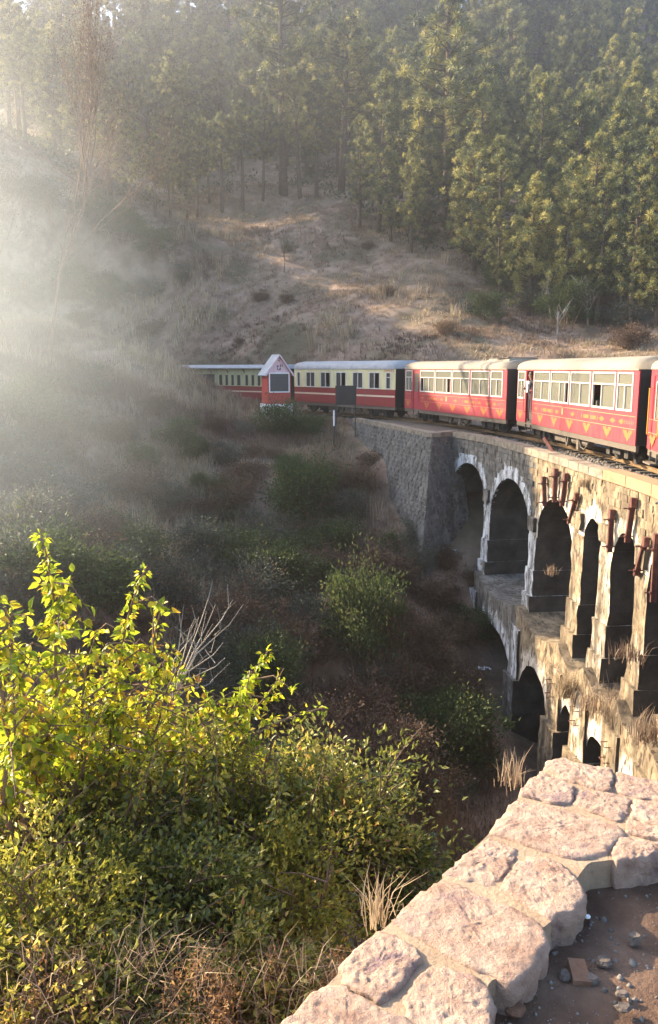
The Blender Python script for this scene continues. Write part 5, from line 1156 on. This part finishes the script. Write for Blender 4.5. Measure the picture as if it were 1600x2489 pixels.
# ------------------------------------------------------------------ foreground shrubs
def shoot(mb, L, pts_px, Y0, Y1, rng, n_leaf, lsz, r0=.012):
    pts = [P(px, py, Y0 + (Y1 - Y0) * k / max(1, len(pts_px) - 1)) for k, (px, py) in enumerate(pts_px)]
    pts = catmull([tuple(p) for p in pts], .05); n_ = len(pts); mb.tube(pts, [r0 * (1 - .8 * k / n_) for k in range(n_)], 6)
    t = rng.random(n_leaf) ** .8; idx = np.clip((t * (n_ - 1)).astype(int), 0, n_ - 1); pp = np.array([tuple(p) for p in pts])
    base = pp[idx]; d = rng.normal(size=(n_leaf, 3)); d[:, 2] -= .25; d[:, :2] *= 1.3
    d /= np.linalg.norm(d, axis=1, keepdims=True); st = base + d * .025; d[:, 2] -= .35
    L.append((st, d, lsz * rng.uniform(.55, 1.2, n_leaf) * (1.05 - .35 * t), np.clip(rng.random(n_leaf) * .85 + rng.normal(size=n_leaf) * .08, 0, 1)))
    return pts
def z6(x, y): return x * .5195, 1250 + y * .5195
def yellow_shrub(name, label, shoots, seed, foot):
    shoots = [(a, b_, c, int(d * 1.7), e * .60, f_) for a, b_, c, d, e, f_ in shoots]; rng = np.random.default_rng(seed); rr = random.Random(seed); root = empty(name, foot, 0, label, 'shrub'); mb = MB(); L = []; ft = Vector(foot)
    for (pp, Y0, Y1, nl, sz, side) in shoots:
        pts = shoot(mb, L, [z6(*a) for a in pp], Y0, Y1, rng, nl, sz)
        mb.tube([ft, ft.lerp(pts[0], .5) + Vector((rr.gauss(0, .04), rr.gauss(0, .04), .05)), pts[0]], [.02, .016, .012], 6)
        for q in range(side):
            b0 = pts[int(len(pts) * (.02 + .8 * rr.random() ** 1.5))]; d = Vector((rr.gauss(0, 1), rr.gauss(0, .7), rr.uniform(-.1, .7))).normalized(); ln = rr.uniform(.12, .4)
            e = b0 + d * ln; m_ = b0 + d * ln * .5 + Vector((0, 0, .05)); mb.tube([b0, m_, e - Vector((0, 0, .04))], [.006, .004, .002], 5)
            k = 17; t = rng.random(k); ps = np.array(b0)[None] + np.array(e - b0)[None] * t[:, None]; dd = rng.normal(size=(k, 3)) + np.array(d)[None] * .6; dd[:, 2] -= .5
            L.append((ps, dd, sz * rng.uniform(.55, 1.1, k), np.clip(rng.random(k) * .9, 0, 1)))
    V, F, r = bigleaves(np.concatenate([a[0] for a in L]), np.concatenate([a[1] for a in L]), np.concatenate([a[2] for a in L]), .58, rng, np.concatenate([a[3] for a in L]))
    o = ft; me = np_mesh('foliage', V - np.array(o)[None], F, M['yellowleaf'], r); link('foliage', me, root)
    mb.v = [(a - o.x, b_ - o.y, c - o.z) for a, b_, c in mb.v]; mb.build('stems', M['stem'], root); return root
def gfoot(px, py, Y): q = P(px, py, Y); return (q.x, q.y, h1(q.x, q.y) - .1)
yellow_shrub('yellow_shrub', 'tallest yellow green shrub shoot rising at the left, leaves glowing in the sun', [([(300, 1180), (270, 950), (260, 650), (255, 420), (215, 180), (185, 70)], 3.9, 3.9, 170, .10, 32), ([(150, 1180), (110, 900), (60, 650), (40, 480), (10, 400)], 3.7, 3.7, 90, .10, 16), ([(60, 1180), (20, 900), (-20, 600), (-10, 350)], 3.6, 3.6, 70, .10, 14)], 1, gfoot(200, 2000, 4.2))
yellow_shrub('yellow_shrub', 'yellow green shrub with a curved tip, second shoot from the left', [([(500, 1200), (520, 1000), (560, 700), (600, 480), (650, 330), (690, 240)], 4.1, 4.0, 160, .095, 32), ([(380, 1200), (380, 1000), (400, 750), (450, 560)], 4.0, 4.0, 70, .095, 16), ([(560, 1150), (640, 900), (760, 700), (820, 620)], 4.2, 4.2, 60, .09, 12)], 2, gfoot(290, 2000, 4.4))
yellow_shrub('yellow_shrub', 'slender yellow leaved shrub beside the bare twigs', [([(690, 1150), (705, 850), (718, 600), (745, 480), (770, 395)], 4.3, 4.3, 34, .085, 7), ([(690, 1150), (740, 980), (790, 800), (850, 700)], 4.3, 4.3, 60, .085, 12)], 3, gfoot(380, 2000, 4.5))
yellow_shrub('yellow_shrub', 'yellow leaved shrub leaning right over the dark ravine', [([(880, 1180), (1000, 1050), (1100, 900), (1190, 740), (1260, 630)], 4.4, 4.4, 95, .09, 16), ([(1000, 1180), (1150, 1060), (1290, 980), (1400, 935), (1520, 905)], 4.4, 4.5, 42, .085, 8), ([(900, 1180), (1080, 1020), (1240, 860), (1330, 720)], 4.5, 4.5, 60, .085, 12), ([(760, 1200), (850, 1050), (920, 930), (1000, 850)], 4.3, 4.3, 70, .09, 14)], 4, gfoot(520, 2000, 4.6))
yellow_shrub('yellow_shrub', 'low yellow green shrub at the left edge under the tall shoots', [([(100, 1350), (180, 1150), (240, 980), (330, 860)], 3.7, 3.7, 50, .095, 8), ([(20, 1350), (30, 1180), (70, 1000), (60, 820)], 3.5, 3.5, 80, .095, 16), ([(330, 1350), (400, 1150), (450, 980), (520, 880)], 3.9, 3.9, 40, .09, 7), ([(620, 1380), (650, 1200), (700, 1080), (760, 960)], 4.0, 4.0, 40, .085, 7)], 5, gfoot(160, 2150, 3.9))
# bare twigs
rr = random.Random(8); q0 = P(405, 1730, 4.6); root = empty('bare_twigs', q0, 0, 'leafless pale twigs sticking up between the yellow shrubs', 'twigs'); mb = MB()
for tip in [(975, 395), (1010, 420), (1090, 400), (1140, 420), (1045, 600), (1055, 670), (1000, 780), (930, 480), (890, 530), (850, 500)]:
    e = P(*z6(*tip), 4.7 + rr.uniform(-.2, .2)) - q0; m_ = e * .5 + Vector((rr.uniform(-.06, .02), 0, .03)); mb.tube([(0, 0, -.3), m_ * .5, m_, e * .8 + Vector((.01, 0, .01)), e], [.007, .006, .0045, .003, .0015], 5)
    for k in range(4): b0 = m_.lerp(e, rr.random()); mb.tube([b0, b0 + Vector((rr.gauss(0, .05), rr.gauss(0, .05), rr.uniform(.05, .14)))], [.0025, .001], 4)
mb.build('twig', M['palebark'], root)
# dense small leaved bushes
DL = ['dense green small leaved bush below the yellow shrubs', 'dense green bush in the middle foreground']
specs = [((215, 2080), 4.0, (.8, .6, .6), 10000, 'greenleaf', 'broad green bush at the lower left with small shiny leaves'), ((500, 2030), 4.3, (.7, .6, .62), 10000, 'limeleaf', 'yellowish green bush left of centre under the leaning yellow shrub'), ((760, 1990), 4.5, (.6, .5, .62), 9500, 'greenleaf', 'dense bright green bush in the foreground with upright leafy tips'), ((940, 2090), 4.4, (.3, .3, .4), 3600, 'greenleaf', 'small green bush hanging over the dark ravine nearest the wall'),
         ((330, 1990), 4.7, (.8, .5, .5), 9000, 'limeleaf', 'yellowish bush behind the slender yellow shoots'), ((40, 1930), 4.2, (.65, .5, .5), 8000, 'limeleaf', 'lime green bush at the left edge behind the tall shoot'), ((640, 2210), 3.7, (.5, .45, .42), 7000, 'limeleaf', 'low yellow green bush left of the stone wall'), ((400, 2250), 3.4, (.5, .4, .42), 7000, 'greenleaf', 'low dull green bush in the lower middle'), ((100, 2220), 3.2, (.5, .4, .45), 7500, 'limeleaf', 'low yellowish bush near the left edge'),
         ((560, 2420), 3.0, (.36, .3, .26), 4200, 'greenleaf', 'small green bush at the bottom edge beside the wall'), ((250, 2440), 2.8, (.36, .3, .26), 3800, 'greenleaf', 'small leafy bush at the bottom edge among dry herbs'), ((20, 2420), 2.8, (.34, .3, .3), 3600, 'limeleaf', 'small lime bush in the bottom left corner')]
for k, ((px, py), Yc, r, nl, mt_, lb) in enumerate(specs):
    q = P(px, py, Yc); b = bush_proto('green_bush', 300 + k, r, int(nl * 1.1), .044 if k < 6 else .036, mt_, 26, 70, .46, twig=True); b.location = (q.x, q.y, q.z - r[2] * 1.05); tag(b, lb, 'bush')
# arching sprays out of the dense bush
for k, (pp, Y0, lb) in enumerate([([(1040, 720), (1180, 560), (1230, 400), (1210, 200), (1200, 40)], 4.3, 'tall upright leafy spray standing above the dense green bush'), ([(1190, 640), (1290, 480), (1350, 300), (1410, 200)], 4.2, 'leafy spray leaning right with an orange tipped end, over the ravine'), ([(900, 640), (1300, 610), (1400, 560), (1500, 470)], 3.6, 'long leafy spray arching towards the stone wall'), ([(480, 690), (640, 685), (750, 640), (860, 570)], 3.2, 'pale curved branch low in the green bushes'),
                      ([(1330, 420), (1420, 330), (1520, 260), (1570, 180)], 4.4, 'leafy spray farthest right against the black ravine'), ([(700, 330), (760, 150), (800, 20)], 4.2, 'short leafy spray between the yellow shrub and the dense bush')]):
    rng = np.random.default_rng(50 + k); mb = MB(); L = []; pts = shoot(mb, L, [(a * .6494, 1800 + b_ * .6494) for a, b_ in pp], Y0, Y0, rng, 130, .05, .006)
    V, F, r = leaves(L[0][0], L[0][1], L[0][2], .5, .25, rng, L[0][3]); o = Vector(pts[0]); root = empty('leafy_spray', o, 0, lb, 'shrub')
    link('foliage', np_mesh('foliage', V - np.array(o)[None], F, M['greenleaf'], r), root); mb.v = [(a - o.x, b_ - o.y, c - o.z) for a, b_, c in mb.v]; mb.build('stem', M['stem'], root)
rr = random.Random(91)
for k in range(16):
    px, py, Y0 = rr.uniform(120, 900), rr.uniform(1980, 2160), rr.uniform(3.7, 4.4); tx_, ty_ = px + rr.uniform(-60, 110), py - rr.uniform(200, 330)
    if tx_ > 940: continue
    rng = np.random.default_rng(400 + k); mb = MB(); L = []; pts = shoot(mb, L, [(px, py), ((px + tx_) / 2 + rr.uniform(-20, 20), (py + ty_) / 2), (tx_, ty_)], Y0, Y0 - .1, rng, 110, .05, .006)
    V, F, r = leaves(L[0][0], L[0][1], L[0][2], .5, .25, rng, L[0][3]); o = Vector(pts[0]); root = empty('leafy_spray', o, 0, 'upright leafy shoot poking out of the green foreground bushes', 'shrub', 'shoots of the foreground bushes')
    link('foliage', np_mesh('foliage', V - np.array(o)[None], F, M['limeleaf' if rr.random() < .5 else 'greenleaf'], r), root); mb.v = [(a - o.x, b_ - o.y, c - o.z) for a, b_, c in mb.v]; mb.build('stem', M['stem'], root)
# dry herbs and grass at the bottom and along the wall
def tuft(name, loc, n, h_, spread, label, seed, wd=.006, lean=(.1, .7), tone=.7):
    rng = np.random.default_rng(seed); pos = np.stack([rng.normal(size=n) * spread, rng.normal(size=n) * spread, np.full(n, -.03)], 1)
    V, F, r = blades(pos, h_ * rng.uniform(.4, 1.15, n), rng.uniform(lean[0], lean[1], n), np.full(n, wd), rng, np.clip(tone + rng.normal(size=n) * .18, 0, 1)); return tag(link(name, np_mesh(name, V, F, M['drygrass'], r), None, loc), label, 'grass')
q = W5(1060, 150, WZ - .12); tuft('grass_tuft', q - Vector((.06, -.02, 0)), 60, .16, .03, 'dry yellow grass tuft at the far tip of the stone wall', 61, .004)
q = W5(560, 680, WZ - .15); tuft('grass_tuft', q - Vector((.05, -.03, 0)), 50, .18, .025, 'dry grass tuft behind the outer edge of the stone wall', 62, .004)
rng = np.random.default_rng(70); N = 2000; px = rng.uniform(-30, 850, N); py = rng.uniform(2150, 2600, N); k_ = py > 2230 + np.abs(px - 350) * .12; px, py = px[k_], py[k_]; N = len(px)
Yc = rng.uniform(2.4, 3.4, N); pts = np.array([tuple(P(a, b_, c)) for a, b_, c in zip(px, py, Yc)]); pts[:, 2] -= .1
V, F, r = blades(pts, rng.uniform(.05, .18, N), rng.uniform(.4, 1.9, N), rng.uniform(.0015, .004, N), rng, np.clip(.35 + rng.normal(size=N) * .25, 0, 1))
tag(link('dry_herbs', np_mesh('dry_herbs', V, F, M['drygrass'], r)), 'tangle of dry brown herbs along the bottom edge', 'grass', kind='stuff')
for k, (px, py, Yc, s_, lb) in enumerate([(330, 2360, 3.3, .42, 'rusty brown dry weed left of centre at the bottom'), (240, 2250, 3.5, .5, 'tall rusty dry weed among the green bushes'), (860, 2420, 2.9, .26, 'rusty dry weed beside the lower end of the wall'), (700, 2400, 3.0, .34, 'dry orange brown weed at the bottom centre'), (60, 2100, 3.6, .5, 'dry twiggy weed at the left edge'), (480, 2450, 2.7, .3, 'low dry weed at the bottom edge'), (120, 2450, 2.7, .34, 'dry weed in the bottom left corner'), (560, 2150, 3.8, .4, 'dry brown weed in the middle of the green bushes')]):
    q = P(px, py, Yc); b = bush_proto('dry_weed', 500 + k, (s_ * .5, s_ * .5, s_ * .62), 1500, .022, 'dryweed', 16, 60, .35, twig=True); b.location = (q.x, q.y, q.z - s_ * .62); tag(b, lb, 'weed')
# plants growing out of the bridge
def on_bridge(px, py, off, n, h_, label, seed, mat_tone=.6, spread=.12):
    u, z = face_hit(px, py, off); q = FACE.pt(u, off, z); return tuft('grass_tuft', q, n, h_, spread, label, seed, .02, (.1, .8), mat_tone)
on_bridge(1372, 1690, .75, 240, .75, 'bright tuft of grass growing from the lower tier of the bridge', 81, .9)
on_bridge(1460, 1730, .6, 150, .8, 'tall dry orange grass on the bridge ledge between two piers', 82, .55, .35)
on_bridge(1530, 1600, .6, 90, .5, 'dry reddish weeds high on the right bridge pier', 83, .35, .2)
on_bridge(1580, 1800, .6, 150, .7, 'dry orange grass on the ledge at the right edge', 84, .5, .22)
on_bridge(1340, 1395, .3, 60, .35, 'small weed beside the third arch opening', 85, .5, .08)
on_bridge(1417, 1180, .15, 80, .3, 'yellow green moss tuft next to the iron ties', 86, .9, .08)
# litter
for k, (px, py, s) in enumerate([(1170, 1633, .22), (1184, 1636, .2), (1120, 1720, .18), (1078, 1650, .2), (885, 1132, .2), (1105, 1350, .12), (1143, 1510, .16), (780, 1000, .12), (475, 955, .14)]):
    q = at_ground(px, py, 14); rr = random.Random(k)
    if q is None: continue
    mb = MB(); mb.add([(rr.uniform(-1, 1) * s, rr.uniform(-1, 1) * s, .03 + rr.uniform(0, .6) * s) for _ in range(6)], [(0, 1, 2), (1, 3, 2), (2, 3, 4), (0, 4, 5), (1, 5, 3)])
    tag(mb.build('litter', M['litter'], loc=q), 'scrap of white litter lying on the ravine slope', 'litter', 'white litter scraps')

# ------------------------------------------------------------------ haze
mb = MB(); mb.box((-98, -35, -32), (98, 255, 118)); m, n, l, b = new_mat('haze')
n.remove(b); pv = n.new("ShaderNodeVolumePrincipled"); pv.inputs["Color"].default_value = (.93, .95, 1.0, 1); pv.inputs["Density"].default_value = HAZE_DENSITY; pv.inputs["Anisotropy"].default_value = HAZE_G
l.new(pv.outputs[0], n["Material Output"].inputs["Volume"])
tag(mb.build('haze', m), 'thin pale haze filling the valley air', 'haze', kind='stuff')

# volume added to imitate the veil of sun glare over the left flank
bm = bmesh.new(); bmesh.ops.create_icosphere(bm, subdivisions=3, radius=1.0); me = bpy.data.meshes.new('glare_veil'); bm.to_mesh(me); bm.free()
m, n, l, b = new_mat('glare_veil'); n.remove(b); pv = n.new("ShaderNodeVolumePrincipled"); pv.inputs["Color"].default_value = (.80, .91, 1.0, 1); pv.inputs["Anisotropy"].default_value = .5
tc = n.new("ShaderNodeTexCoord"); gr = n.new("ShaderNodeTexGradient"); gr.gradient_type = 'SPHERICAL'; l.new(tc.outputs["Object"], gr.inputs[0])
tn = noise_node(n, l, tc.outputs["Object"], 1.6, 3, .5); ma = n.new("ShaderNodeMath"); ma.operation = 'MULTIPLY'; l.new(gr.outputs["Fac"], ma.inputs[0]); l.new(tn.outputs[0], ma.inputs[1])
mb_ = n.new("ShaderNodeMath"); mb_.operation = 'MULTIPLY'; mb_.inputs[1].default_value = .062; l.new(ma.outputs[0], mb_.inputs[0]); l.new(mb_.outputs[0], pv.inputs["Density"])
l.new(pv.outputs[0], n["Material Output"].inputs["Volume"]); me.materials.append(m)
tag(link('glare_veil', me, None, (-12.5, 20, 2.6), None, (9.8, 14, 11)), 'added volume imitating bright sun glare over the left side of the valley', 'glare_veil', kind='stuff')
